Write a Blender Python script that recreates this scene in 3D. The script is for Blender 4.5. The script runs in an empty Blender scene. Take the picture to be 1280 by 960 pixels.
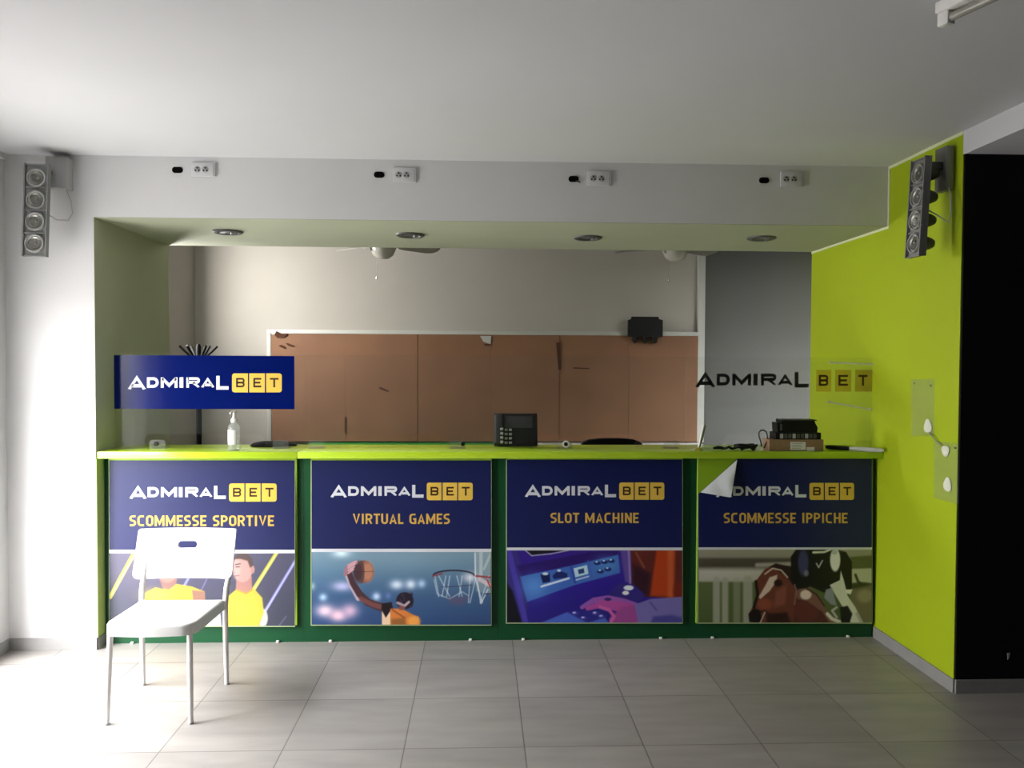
import bpy, bmesh, math, random
import numpy as np
from mathutils import Vector, Matrix
random.seed(4)
SC = bpy.context.scene
COL = SC.collection
PI = math.pi

# ---------------------------------------------------------------- camera
F_PX = 1010.0
EYE = 1.6
YAW, PITCH, ROLL = math.radians(2.25), math.radians(-1.47), 0.0045
fw = Vector((math.sin(YAW) * math.cos(PITCH), math.cos(YAW) * math.cos(PITCH), math.sin(PITCH)))
r0 = fw.cross(Vector((0, 0, 1))).normalized()
u0 = r0.cross(fw)
rt = r0 * math.cos(ROLL) + u0 * math.sin(ROLL)
up = u0 * math.cos(ROLL) - r0 * math.sin(ROLL)
cam_d = bpy.data.cameras.new('camera')
cam_d.sensor_width = 36
cam_d.lens = F_PX / 1280 * 36
cam_d.clip_start = 0.05
cam = bpy.data.objects.new('camera', cam_d)
COL.objects.link(cam)
m = Matrix((rt, up, -fw)).transposed().to_4x4()
m.translation = (0, 0, EYE)
cam.matrix_world = m
SC.camera = cam

# ---------------------------------------------------------------- daylight
WORLD_STRENGTH = 39.0
SC.view_settings.view_transform = 'Standard'
SC.view_settings.look = 'None'
SC.view_settings.gamma = 1
SC.view_settings.use_curve_mapping = False
SC.view_settings.exposure = 0.12
w = bpy.data.worlds.new('overcast_sky')
SC.world = w
w.use_nodes = True
nt = w.node_tree
bg = nt.nodes['Background']
tc = nt.nodes.new('ShaderNodeTexCoord')
sp = nt.nodes.new('ShaderNodeSeparateXYZ')
rp = nt.nodes.new('ShaderNodeValToRGB')
mr = nt.nodes.new('ShaderNodeMapRange')
nt.links.new(tc.outputs['Generated'], sp.inputs[0])
mr.inputs[1].default_value = -1.0
mr.inputs[2].default_value = 1.0
nt.links.new(sp.outputs[2], mr.inputs[0])
nt.links.new(mr.outputs[0], rp.inputs[0])
# street below, a house front across the street up to about 25 degrees, bright overcast sky above
cr_ = rp.color_ramp
cr_.elements[0].position, cr_.elements[0].color = 0.47, (0.21, 0.205, 0.2, 1)
cr_.elements[1].position, cr_.elements[1].color = 0.92, (1.0, 1.02, 1.05, 1)
for (pz, c) in ((0.53, (0.44, 0.435, 0.43, 1)), (0.70, (0.52, 0.52, 0.52, 1)), (0.76, (0.9, 0.92, 0.95, 1))):
    e = cr_.elements.new(pz)
    e.color = c
nt.links.new(rp.outputs[0], bg.inputs[0])
bg.inputs[1].default_value = WORLD_STRENGTH

# openings that let the daylight in
LX = -2.60                          # room's left wall
WIN = (2.75, 4.2, 0.03, 2.0)       # shop window in the left wall: y0, y1, z0, z1
ADDED_WIN = (5.98, 6.37, 1.75, 2.6)       # unseen high window, added to light the back wall from the left: y0, y1, z0, z1
YB = -3.2


def portal(name, loc, rot, sx, sy):
    d = bpy.data.lights.new(name, 'AREA')
    d.shape = 'RECTANGLE'
    d.size, d.size_y = sx, sy
    d.cycles.is_portal = True
    o = bpy.data.objects.new(name, d)
    o.location, o.rotation_euler = loc, rot
    COL.objects.link(o)


portal('window_portal', (LX - 0.2, (WIN[0] + WIN[1]) / 2, (WIN[2] + WIN[3]) / 2), (0, -PI / 2, 0), WIN[3] - WIN[2], WIN[1] - WIN[0])
vd = bpy.data.lights.new('back_room_fill', 'AREA')  # added lamp in the unseen opening, brightens the left of the back wall
vd.shape = 'RECTANGLE'
vd.size, vd.size_y = ADDED_WIN[3] - ADDED_WIN[2] - 0.1, ADDED_WIN[1] - ADDED_WIN[0] - 0.1
vd.energy = 60
vd.color = (1.0, 0.97, 0.95)
vo = bpy.data.objects.new('back_room_fill', vd)
vo.location = (-2.53, (ADDED_WIN[0] + ADDED_WIN[1]) / 2, (ADDED_WIN[2] + ADDED_WIN[3]) / 2)
vo.rotation_euler = (0, -PI / 2, 0)
COL.objects.link(vo)


# ---------------------------------------------------------------- pixel -> place helpers (only used to measure where things stand)
CAM0 = Vector((0, 0, EYE))


def ray(px, py):
    return fw + rt * ((px - 640) / F_PX) - up * ((py - 480) / F_PX)


def onY(px, py, Y):
    d = ray(px, py)
    return CAM0 + d * (Y / d.y)


def onZ(px, py, Z):
    d = ray(px, py)
    return CAM0 + d * ((Z - EYE) / d.z)


def onX(px, py, X):
    d = ray(px, py)
    return CAM0 + d * (X / d.x)


# ---------------------------------------------------------------- materials
def lin(c):
    c = c / 255.0
    return c / 12.92 if c <= 0.04045 else ((c + 0.055) / 1.055) ** 2.4


def rgb(r, g, b):
    return (lin(r), lin(g), lin(b), 1)


def mat(name, col, rough=0.5, spec=0.5, metal=0.0, noise=0.0, nscale=6.0, bump=0.0, bscale=80.0):
    mt = bpy.data.materials.new(name)
    mt.use_nodes = True
    t = mt.node_tree
    b = t.nodes['Principled BSDF']
    b.inputs['Base Color'].default_value = col
    b.inputs['Roughness'].default_value = rough
    b.inputs['Specular IOR Level'].default_value = spec
    b.inputs['Metallic'].default_value = metal
    if noise or bump:
        co = t.nodes.new('ShaderNodeTexCoord')
    if noise:
        n = t.nodes.new('ShaderNodeTexNoise')
        n.inputs['Scale'].default_value = nscale
        n.inputs['Detail'].default_value = 5
        t.links.new(co.outputs['Object'], n.inputs['Vector'])
        r = t.nodes.new('ShaderNodeValToRGB')
        r.color_ramp.elements[0].position = 0.3
        r.color_ramp.elements[1].position = 0.7
        r.color_ramp.elements[0].color = tuple(c * (1 - noise) for c in col[:3]) + (1,)
        r.color_ramp.elements[1].color = tuple(min(1, c * (1 + noise)) for c in col[:3]) + (1,)
        t.links.new(n.outputs[0], r.inputs[0])
        t.links.new(r.outputs[0], b.inputs['Base Color'])
    if bump:
        n2 = t.nodes.new('ShaderNodeTexNoise')
        n2.inputs['Scale'].default_value = bscale
        t.links.new(co.outputs['Object'], n2.inputs['Vector'])
        bp = t.nodes.new('ShaderNodeBump')
        bp.inputs['Strength'].default_value = bump
        bp.inputs['Distance'].default_value = 0.004
        t.links.new(n2.outputs[0], bp.inputs['Height'])
        t.links.new(bp.outputs[0], b.inputs['Normal'])
    return mt


def clear_mat(name, tint, gloss=0.02, rough=0.03, haze=0.0):
    mt = bpy.data.materials.new(name)
    mt.use_nodes = True
    t = mt.node_tree
    out = t.nodes['Material Output']
    t.nodes.remove(t.nodes['Principled BSDF'])
    tr = t.nodes.new('ShaderNodeBsdfTransparent')
    tr.inputs[0].default_value = tint
    gl = t.nodes.new('ShaderNodeBsdfGlossy')
    gl.inputs['Roughness'].default_value = rough
    lw = t.nodes.new('ShaderNodeLayerWeight')
    lw.inputs['Blend'].default_value = 0.5
    pw = t.nodes.new('ShaderNodeMath')
    pw.operation = 'POWER'
    pw.inputs[1].default_value = 5.0
    ma = t.nodes.new('ShaderNodeMath')
    ma.operation = 'MULTIPLY_ADD'
    ma.inputs[1].default_value = 0.9
    ma.inputs[2].default_value = gloss
    t.links.new(lw.outputs['Facing'], pw.inputs[0])
    t.links.new(pw.outputs[0], ma.inputs[0])
    mx = t.nodes.new('ShaderNodeMixShader')
    t.links.new(ma.outputs[0], mx.inputs[0])
    last = tr
    if haze:
        df = t.nodes.new('ShaderNodeBsdfDiffuse')
        df.inputs[0].default_value = (0.8, 0.82, 0.8, 1)
        m2 = t.nodes.new('ShaderNodeMixShader')
        m2.inputs[0].default_value = haze
        t.links.new(tr.outputs[0], m2.inputs[1])
        t.links.new(df.outputs[0], m2.inputs[2])
        last = m2
    t.links.new(last.outputs[0], mx.inputs[1])
    t.links.new(gl.outputs[0], mx.inputs[2])
    t.links.new(mx.outputs[0], out.inputs['Surface'])
    return mt


def floor_mat():
    mt = bpy.data.materials.new('grey_floor_tiles')
    mt.use_nodes = True
    t = mt.node_tree
    b = t.nodes['Principled BSDF']
    co = t.nodes.new('ShaderNodeTexCoord')
    mp = t.nodes.new('ShaderNodeMapping')
    mp.inputs['Location'].default_value = (-0.19, -4.325, 0)
    t.links.new(co.outputs['Object'], mp.inputs['Vector'])
    br = t.nodes.new('ShaderNodeTexBrick')
    br.offset = 0.0
    br.inputs['Color1'].default_value = rgb(164, 159, 154)
    br.inputs['Color2'].default_value = rgb(153, 148, 143)
    br.inputs['Mortar'].default_value = rgb(112, 108, 104)
    br.inputs['Scale'].default_value = 1.0
    br.inputs['Mortar Size'].default_value = 0.0028
    br.inputs['Mortar Smooth'].default_value = 0.3
    br.inputs['Brick Width'].default_value = 0.5
    br.inputs['Row Height'].default_value = 0.5
    t.links.new(mp.outputs[0], br.inputs['Vector'])
    n = t.nodes.new('ShaderNodeTexNoise')
    n.inputs['Scale'].default_value = 5
    n.inputs['Detail'].default_value = 7
    mp2 = t.nodes.new('ShaderNodeMapping')
    mp2.inputs['Scale'].default_value = (0.5, 2.2, 1)
    t.links.new(co.outputs['Object'], mp2.inputs['Vector'])
    t.links.new(mp2.outputs[0], n.inputs['Vector'])
    r = t.nodes.new('ShaderNodeMapRange')
    r.inputs[1].default_value, r.inputs[2].default_value = 0.3, 0.7
    r.inputs[3].default_value, r.inputs[4].default_value = 0.88, 1.1
    t.links.new(n.outputs[0], r.inputs[0])
    mx = t.nodes.new('ShaderNodeVectorMath')
    mx.operation = 'SCALE'
    t.links.new(br.outputs['Color'], mx.inputs[0])
    t.links.new(r.outputs[0], mx.inputs['Scale'])
    t.links.new(mx.outputs[0], b.inputs['Base Color'])
    b.inputs['Roughness'].default_value = 0.42
    b.inputs['Specular IOR Level'].default_value = 0.45
    bp = t.nodes.new('ShaderNodeBump')
    bp.inputs['Strength'].default_value = 0.35
    bp.inputs['Distance'].default_value = 0.002
    bp.invert = True
    t.links.new(br.outputs['Fac'], bp.inputs['Height'])
    t.links.new(bp.outputs[0], b.inputs['Normal'])
    return mt


def print_mat():
    mt = bpy.data.materials.new('printed_picture')
    mt.use_nodes = True
    t = mt.node_tree
    b = t.nodes['Principled BSDF']
    a = t.nodes.new('ShaderNodeAttribute')
    a.attribute_name = 'ink'
    t.links.new(a.outputs['Color'], b.inputs['Base Color'])
    b.inputs['Roughness'].default_value = 0.38
    b.inputs['Specular IOR Level'].default_value = 0.5
    return mt


M = {
    'wall': mat('white_wall_paint', rgb(214, 214, 214), 0.8, 0.25, noise=0.02, nscale=3, bump=0.15),
    'ceil': mat('white_ceiling_paint', rgb(212, 212, 215), 0.85, 0.2, noise=0.02, nscale=1.5),
    'niche': mat('cream_wall_paint', rgb(164, 160, 151), 0.8, 0.2, noise=0.03, nscale=2),
    'greywall': mat('grey_wall_paint', rgb(86, 86, 82), 0.7, 0.3, noise=0.03, nscale=2),
    'limewall': mat('lime_wall_paint', rgb(170, 190, 18), 0.6, 0.35, noise=0.03, nscale=2, bump=0.12),
    'paleline': mat('pale_unpainted_edge', rgb(226, 230, 190), 0.7, 0.2),
    'black': mat('black_wall_paint', rgb(13, 13, 14), 0.75, 0.2),
    'limebounce': mat('white_paint_lime_bounce', rgb(178, 182, 160), 0.8, 0.2, noise=0.02, nscale=3),  # green bounce from the lime surfaces mixed into the white paint
    'charcoal': mat('charcoal_wall_paint', rgb(58, 58, 60), 0.8, 0.2),
    'skirt': mat('grey_skirting_tile', rgb(150, 148, 146), 0.45, 0.4, noise=0.06, nscale=12),
    'floor': floor_mat(),
    'limetop': mat('lime_laminate', rgb(186, 220, 48), 0.2, 1.0),
    'limeboard': mat('lime_board', rgb(150, 186, 40), 0.4, 0.4),
    'green': mat('dark_green_laminate', rgb(8, 74, 40), 0.45, 0.4),
    'navy': mat('navy_poster_print', rgb(12, 24, 84), 0.42, 0.5),
    'signnavy': mat('navy_film_print', rgb(6, 22, 92), 0.12, 0.14),
    'ink_white': mat('white_print', rgb(224, 226, 234), 0.38, 0.4),
    'ink_gold': mat('gold_print', rgb(222, 178, 84), 0.38, 0.4),
    'ink_yellow': mat('yellow_tile_print', rgb(238, 198, 84), 0.38, 0.4),
    'ink_brown': mat('dark_brown_print', rgb(66, 40, 30), 0.38, 0.4),
    'ink_dark': mat('black_film_lettering', rgb(20, 20, 24), 0.4, 0.4),
    'picture': print_mat(),
    'paperback': mat('white_paper_back', rgb(222, 226, 230), 0.7, 0.3),
    'edgewhite': mat('pale_sheet_edge', rgb(186, 200, 150), 0.6, 0.3),
    'white_plastic': mat('white_plastic', rgb(236, 234, 232), 0.38, 0.5),
    'white_metal': mat('white_powder_coat', rgb(228, 224, 222), 0.4, 0.5),
    'grey_plastic': mat('grey_plastic', rgb(168, 168, 168), 0.45, 0.4),
    'socket': mat('pale_grey_plastic', rgb(205, 205, 207), 0.45, 0.4),
    'dark': mat('black_plastic', rgb(12, 12, 14), 0.5, 0.3),
    'matteblack': mat('matte_black_paint', rgb(9, 9, 10), 0.75, 0.15),
    'darker': mat('black_hole', rgb(5, 5, 5), 0.9, 0.1),
    'darkgrey': mat('dark_grey_plastic', rgb(52, 52, 54), 0.5, 0.4),
    'keycap': mat('pale_key', rgb(170, 172, 170), 0.5, 0.4),
    'fabric': mat('black_fabric', rgb(24, 22, 26), 0.9, 0.1, bump=0.5, bscale=300),
    'fixture': mat('grey_fixture_paint', rgb(140, 141, 140), 0.45, 0.4, metal=0.35),
    'fixture_dark': mat('dark_fixture_paint', rgb(84, 85, 84), 0.5, 0.4, metal=0.3),
    'chrome': mat('polished_metal', rgb(205, 205, 203), 0.22, 0.5, metal=1.0),
    'steel': mat('brushed_steel', rgb(150, 148, 140), 0.35, 0.5, metal=0.9),
    'ringmetal': mat('satin_ring', rgb(188, 188, 186), 0.4, 0.5, metal=0.5),
    'mountgrey': mat('pale_mount_paint', rgb(176, 177, 176), 0.6, 0.3),
    'limestrip': mat('lime_bounce_strip', rgb(182, 202, 118), 0.6, 0.3),  # stronger green bounce, put into the colour
    'lens': mat('frosted_lamp_glass', rgb(128, 128, 124), 0.3, 0.5),
    'board': mat('brown_hardboard', rgb(122, 88, 64), 0.62, 0.3, noise=0.10, nscale=3),
    'boardseam': mat('dark_brown_seam', rgb(120, 84, 62), 0.8, 0.1),
    'torn': mat('torn_brown_backing', rgb(74, 48, 36), 0.85, 0.1),
    'trunking': mat('white_cable_trunking', rgb(170, 171, 163), 0.5, 0.4),
    'fan': mat('fan_paint', rgb(140, 138, 128), 0.45, 0.4),
    'fan_blade': mat('fan_blade_paint', rgb(112, 108, 97), 0.5, 0.3),
    'globe': mat('opal_glass', rgb(158, 156, 146), 0.25, 0.5),
    'card': mat('brown_cardboard', rgb(146, 118, 92), 0.8, 0.15, noise=0.08, nscale=20),
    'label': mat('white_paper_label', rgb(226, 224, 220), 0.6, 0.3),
    'brass': mat('brass', rgb(196, 176, 70), 0.35, 0.5, metal=0.8),
    'residue': mat('white_filler_residue', rgb(232, 234, 214), 0.75, 0.2),
    'cabinetwhite': mat('pale_laminate', rgb(186, 188, 178), 0.5, 0.3),
    'cabinetgreen': mat('green_laminate', rgb(40, 140, 56), 0.45, 0.4),
    'acrylic': clear_mat('clear_acrylic', (0.965, 0.972, 0.97, 1), gloss=0.006, haze=0.008),
    'acrylic_edge': clear_mat('acrylic_cut_edge', (0.9, 0.93, 0.9, 1), gloss=0.02, haze=0.22),
    'film': clear_mat('clear_film', (0.99, 0.99, 0.985, 1), gloss=0.006, haze=0.005),
    'yfilm': clear_mat('yellow_clear_film', (0.91, 0.74, 0.42, 1), haze=0.03),
    'bottle': clear_mat('clear_bottle_plastic', (0.97, 0.98, 0.98, 1), haze=0.22, rough=0.08),
    'plate': clear_mat('clear_wall_plate', (0.975, 0.98, 0.975, 1), haze=0.05, rough=0.15),
}


# ---------------------------------------------------------------- mesh helpers
class MB:
    """collects shapes, each with its material index, into one mesh"""

    def __init__(self):
        self.v, self.f, self.mi, self.sm = [], [], [], []

    def add(self, verts, faces, mi=0, smooth=False):
        b = len(self.v)
        self.v += [Vector(p) for p in verts]
        for f in faces:
            self.f.append([i + b for i in f])
            self.mi.append(mi)
            self.sm.append(smooth)
        return self

    def bm(self, bm, mi=0, smooth=False):
        bm.verts.ensure_lookup_table()
        for i, v in enumerate(bm.verts):
            v.index = i
        self.add([v.co.copy() for v in bm.verts], [[v.index for v in f.verts] for f in bm.faces], mi, smooth)
        bm.free()
        return self

    def box(self, x0, x1, y0, y1, z0, z1, mi=0, bev=0.0, seg=2, rot=None, pivot=None):
        bm = bmesh.new()
        bmesh.ops.create_cube(bm, size=1)
        for v in bm.verts:
            v.co = Vector(((x0 + x1) / 2 + v.co.x * (x1 - x0), (y0 + y1) / 2 + v.co.y * (y1 - y0), (z0 + z1) / 2 + v.co.z * (z1 - z0)))
        if bev:
            bmesh.ops.bevel(bm, geom=list(bm.edges), offset=bev, segments=seg, affect='EDGES', profile=0.5)
        if rot is not None:
            p = Vector(pivot) if pivot else Vector(((x0 + x1) / 2, (y0 + y1) / 2, (z0 + z1) / 2))
            for v in bm.verts:
                v.co = p + rot @ (v.co - p)
        return self.bm(bm, mi, bool(bev) and seg > 1)

    def tube(self, pts, r, mi=0, n=10, cap=True, radii=None, closed=False):
        pts = [Vector(p) for p in pts]
        k = len(pts)
        vs, fs = [], []
        nrm = None
        for i, p in enumerate(pts):
            if closed:
                t = (pts[(i + 1) % k] - pts[i - 1])
            else:
                t = (pts[min(i + 1, k - 1)] - pts[max(i - 1, 0)])
            t = t.normalized() if t.length > 1e-9 else Vector((0, 0, 1))
            if nrm is None:
                nrm = t.orthogonal().normalized()
            else:
                nrm = nrm - t * nrm.dot(t)
                nrm = nrm.normalized() if nrm.length > 1e-6 else t.orthogonal().normalized()
            b = t.cross(nrm)
            rr = radii[i] if radii else r
            for j in range(n):
                a = 2 * PI * j / n
                vs.append(p + (nrm * math.cos(a) + b * math.sin(a)) * rr)
        for i in range(k if closed else k - 1):
            for j in range(n):
                a, b2 = i * n + j, i * n + (j + 1) % n
                c, d = ((i + 1) % k) * n + (j + 1) % n, ((i + 1) % k) * n + j
                fs.append([a, b2, c, d])
        if cap and not closed:
            fs.append(list(range(n))[::-1])
            fs.append([(k - 1) * n + j for j in range(n)])
        return self.add(vs, fs, mi, True)

    def lathe(self, prof, n=24, mi=0, axis='Z', center=(0, 0, 0), smooth=True):
        """prof: list of (radius, height) along the axis"""
        vs, fs = [], []
        c = Vector(center)
        for (r, h) in prof:
            for j in range(n):
                a = 2 * PI * j / n
                x, y = r * math.cos(a), r * math.sin(a)
                p = {'Z': (x, y, h), 'Y': (x, h, y), 'X': (h, x, y)}[axis]
                vs.append(c + Vector(p))
        for i in range(len(prof) - 1):
            for j in range(n):
                fs.append([i * n + j, i * n + (j + 1) % n, (i + 1) * n + (j + 1) % n, (i + 1) * n + j])
        if prof[0][0] > 1e-6:
            fs.append(list(range(n)))
        if prof[-1][0] > 1e-6:
            fs.append([(len(prof) - 1) * n + j for j in range(n)])
        return self.add(vs, fs, mi, smooth)

    def prism(self, poly, fa, fb, mi=0, mside=None):
        """poly: list of 2-D points; fa, fb map a point to the two end faces"""
        n = len(poly)
        vs = [fa(p) for p in poly] + [fb(p) for p in poly]
        self.add(vs, [list(range(n)), [n + i for i in range(n)][::-1]], mi)
        self.add(vs, [[i, (i + 1) % n, n + (i + 1) % n, n + i] for i in range(n)], mi if mside is None else mside)
        return self

    def shift(self, d):
        d = Vector(d)
        for v in self.v:
            v += d
        return self

    def build(self, name, mats, parent=None, recalc=True):
        if not isinstance(mats, (list, tuple)):
            mats = [mats]
        me = bpy.data.meshes.new(name)
        me.from_pydata([tuple(p) for p in self.v], [], self.f)
        for mt in mats:
            me.materials.append(mt)
        me.polygons.foreach_set('material_index', self.mi)
        me.polygons.foreach_set('use_smooth', self.sm)
        if recalc:
            bm = bmesh.new()
            bm.from_mesh(me)
            bmesh.ops.remove_doubles(bm, verts=bm.verts, dist=1e-6)
            bmesh.ops.recalc_face_normals(bm, faces=bm.faces)
            bm.to_mesh(me)
            bm.free()
        if any(self.sm):
            try:
                me.set_sharp_from_angle(angle=math.radians(40))
            except Exception:
                pass
        me.update()
        o = bpy.data.objects.new(name, me)
        COL.objects.link(o)
        if parent is not None:
            o.parent = parent
        return o


def tag(o, label=None, cat=None, group=None, kind=None):
    if label:
        o['label'] = label
    if cat:
        o['category'] = cat
    if group:
        o['group'] = group
    if kind:
        o['kind'] = kind
    return o


def empty(name, loc, label, cat, group=None, rz=0.0):
    o = bpy.data.objects.new(name, None)
    o.empty_display_size = 0.05
    o.location = loc
    o.rotation_euler = (0, 0, rz)
    COL.objects.link(o)
    return tag(o, label, cat, group)


KIDS = {}


def children_of(o):
    return [c for c in COL.objects if c.parent is o]


def copy_tree(o, parent=None):
    c = o.copy()
    COL.objects.link(c)
    if parent is not None:
        c.parent = parent
    for ch in children_of(o):
        copy_tree(ch, c)
    return c


def wbuild(mb, name, mats, parent=None):
    """a mesh laid out in room coordinates, hung under a thing that stands at parent.location"""
    if parent is not None:
        p = parent
        off = Vector((0, 0, 0))
        while p is not None:
            off += p.location
            p = p.parent
        mb.shift(-off)
    return mb.build(name, mats, parent)


def struct(mb, name, mats):
    o = mb.build(name, mats)
    o['kind'] = 'structure'
    return o


# ---------------------------------------------------------------- room shell
YL = 4.54          # face of the pier and bulkhead
CZ = 2.727         # ceiling
SZ = 2.39          # underside of the bulkhead
YS = 5.60          # back of the bulkhead
NX = -2.12         # left side of the niche
GX = 2.32          # lime wall
GY = 3.83          # near end of the lime wall
YW = 7.20          # back wall
BX = -2.50         # left wall of the back room
AZ = 2.615         # alcove ceiling
RX = 4.6           # far right wall
BCZ = 3.0          # back room ceiling

struct(MB().box(-2.8, RX + 0.2, YB - 0.2, YW + 0.2, -0.1, 0), 'floor', M['floor'])
struct(MB().box(-2.8, GX, YB - 0.2, YS, CZ, CZ + 0.12), 'ceiling', M['ceil'])
struct(MB().box(GX, RX + 0.2, YB - 0.2, GY, AZ, CZ + 0.12), 'ceiling_alcove', M['ceil'])
struct(MB().box(-2.7, RX, YS, YW + 0.2, BCZ, BCZ + 0.12).box(-2.6, RX, YS - 0.02, YS, CZ, BCZ), 'ceiling_back', M['greywall'])
lw = MB()
lw.box(LX - 0.2, LX, YB - 0.2, WIN[0], 0, CZ)
lw.box(LX - 0.2, LX, WIN[1], YS, 0, CZ)
lw.box(LX - 0.2, LX, WIN[0], WIN[1], WIN[3], CZ)
struct(lw, 'wall_left', M['wall'])
fr = MB()
for yy in (WIN[0], (WIN[0] + WIN[1]) / 2 - 0.03, WIN[1] - 0.06):
    fr.box(LX - 0.14, LX - 0.08, yy, yy + 0.06, 0, WIN[3])
fr.box(LX - 0.14, LX - 0.08, WIN[0], WIN[1], WIN[3] - 0.06, WIN[3])
fr.box(LX - 0.14, LX - 0.08, WIN[0], WIN[1], 0, 0.05)
struct(fr, 'window_1', M['white_metal'])
bw = MB().box(LX, RX, YB - 0.2, YB, 0, CZ)
struct(bw, 'wall_front', M['charcoal'])
struct(MB().box(RX, RX + 0.2, YB - 0.2, YW, 0, BCZ), 'wall_far_right', M['black'])
struct(MB().box(LX, NX - 0.003, YL, YS, 0, CZ), 'wall_pier', M['wall'])
struct(MB().box(NX - 0.003, GX, YL, YS, SZ + 0.003, CZ), 'wall_bulkhead', M['wall'])
struct(MB().box(NX - 0.003, NX, YL, YS, 0, SZ + 0.003), 'wall_niche', M['limebounce'])  # thin liners here and below, coloured with the lime bounce
struct(MB().box(NX, GX, YL, YS, SZ, SZ + 0.003), 'ceiling_niche', M['limebounce'])
struct(MB().box(GX, GX + 0.2, GY, YS, 0, CZ), 'wall_right', M['limewall'])
struct(MB().box(GX + 0.004, RX, GY - 0.012, GY + 0.1, 0, AZ), 'wall_alcove', M['black'])
bl = MB().box(BX - 0.2, BX, YS, ADDED_WIN[0], 0, BCZ).box(BX - 0.2, BX, ADDED_WIN[1], YW, 0, BCZ)
bl.box(BX - 0.2, BX, ADDED_WIN[0], ADDED_WIN[1], 0, ADDED_WIN[2]).box(BX - 0.2, BX, ADDED_WIN[0], ADDED_WIN[1], ADDED_WIN[3], BCZ)
struct(bl, 'wall_back_left', M['niche'])
vf = MB()
for yy in (ADDED_WIN[0], ADDED_WIN[1] - 0.04):
    vf.box(BX - 0.14, BX - 0.09, yy, yy + 0.04, ADDED_WIN[2], ADDED_WIN[3])
vf.box(BX - 0.14, BX - 0.09, ADDED_WIN[0], ADDED_WIN[1], ADDED_WIN[2], ADDED_WIN[2] + 0.04).box(BX - 0.14, BX - 0.09, ADDED_WIN[0], ADDED_WIN[1], ADDED_WIN[3] - 0.04, ADDED_WIN[3])
struct(vf, 'window_added', M['white_metal'])  # frame of the added back room window
gp = onY(880, 400, YW - 0.02)
struct(MB().box(BX - 0.2, RX, YW, YW + 0.2, 0, BCZ), 'wall_back', M['niche'])
struct(MB().box(gp.x, RX, YW - 0.03, YW, 0, BCZ), 'wall_back_right', M['greywall'])
# skirting
bh = 0.066
struct(MB().box(LX, NX + 0.008, YL - 0.009, YL, 0, bh).box(NX, NX + 0.009, YL - 0.009, YL + 0.085, 0, bh), 'baseboard_pier', M['skirt'])
struct(MB().box(LX, LX + 0.009, WIN[1], YL - 0.009, 0, bh), 'baseboard_left', M['skirt'])
struct(MB().box(GX - 0.01, GX, GY - 0.012, YL + 0.08, 0, bh), 'baseboard_right', M['skirt'])
struct(MB().box(GX, RX, GY - 0.022, GY - 0.012, 0, bh), 'baseboard_alcove', M['skirt'])
# pale lines where the lime paint stops
t = MB()
t.box(GX - 0.004, GX, GY, YL, CZ - 0.016, CZ)
t.box(GX - 0.004, GX, YL - 0.014, YL, SZ - 0.014, CZ - 0.016)
t.box(GX - 0.004, GX, YL, YS, SZ - 0.014, SZ)
struct(t, 'trim_1', M['paleline'])
struct(MB().box(LX, LX + 0.02, WIN[1], YL, CZ - 0.03, CZ), 'trim_2', M['wall'])
# white joint strip on the back wall where the grey paint begins
struct(MB().box(gp.x - 0.06, gp.x + 0.002, YW - 0.045, YW, 0.9, BCZ), 'trim_3', M['trunking'])

struct(MB().box(NX, NX + 0.002, YL + 0.001, YL + 0.086, bh, 1.06), 'niche_bounce_strip', M['limestrip'])  # added strip, its colour carries the green bounce below the countertop

# ---------------------------------------------------------------- counter
YC = 4.63
CT0, CT1 = 1.062, 1.100
unit_px = [129, 380, 623, 862, 1094.5]
board_px = [(137, 371, 575, 783.5), (389, 614.5, 575, 782), (633, 853.5, 574, 779.5), (870, 1090.5, 573, 779.5)]
pos_words = ['leftmost counter unit, behind the white chair', 'counter unit behind the basketball poster',
             'counter unit behind the slot machine poster', 'counter unit beside the lime wall, its lime board half bared']
YBD = YC - 0.018
for i in range(4):
    xa = NX + 0.004 if i == 0 else onY(unit_px[i], 690, YC).x
    xb = GX - 0.014 if i == 3 else onY(unit_px[i + 1], 690, YC).x - 0.001
    u = empty('counter_unit', ((xa + xb) / 2, YC, 0), 'dark green ' + pos_words[i], 'counter', 'dark green counter units')
    c = MB()
    c.box(xa, xb, YC, YC + 0.02, 0, CT0)
    c.box(xa, xa + 0.02, YC + 0.02, 4.92, 0, CT0)
    c.box(xb - 0.02, xb, YC + 0.02, 4.92, 0, CT0)
    c.box(xa + 0.02, xb - 0.02, YC + 0.02, 4.90, 0.06, 0.08)
    c.box(xa + 0.02, xb - 0.02, YC + 0.02, 4.90, 0.55, 0.57)
    wbuild(c, 'carcass', M['green'], u)
    b0, b1, b2, b3 = board_px[i]
    pa, pb = onY(b0, b3, YBD), onY(b1, b2, YBD)
    bd = MB().box(pa.x, pb.x, YBD, YC, pa.z, CT0 - 0.004, bev=0.002, seg=1)
    o = wbuild(bd, 'front_board', M['limeboard'], u)
    o['label'] = 'lime green front board'
    for k, px in enumerate(((165, 347), (413, 588), (654, 826), (890.6, 1060))[i]):
        q = onY(px, 800, YC - 0.01)
        cl = MB().box(q.x - 0.009, q.x + 0.009, YC - 0.016, YC, 0, 0.012, bev=0.003, seg=1)
        o = wbuild(cl, 'plinth_clip', M['white_plastic'], u)
        o['label'] = 'white plastic clip'

seam = onY(371, 568, 4.54).x
for k, (xa, xb, lab) in enumerate(((NX + 0.002, seam, 'short left piece of glossy lime countertop, under the sanitizer bottle'),
                                   (seam + 0.002, GX - 0.004, 'long right piece of glossy lime countertop, reaching the lime wall'))):
    ct = MB().box(xa, xb, 4.545, 4.95, CT0, CT1, bev=0.0025, seg=2)
    o = ct.build('countertop', M['limetop'])
    tag(o, lab, 'countertop', 'lime countertop pieces')


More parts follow.
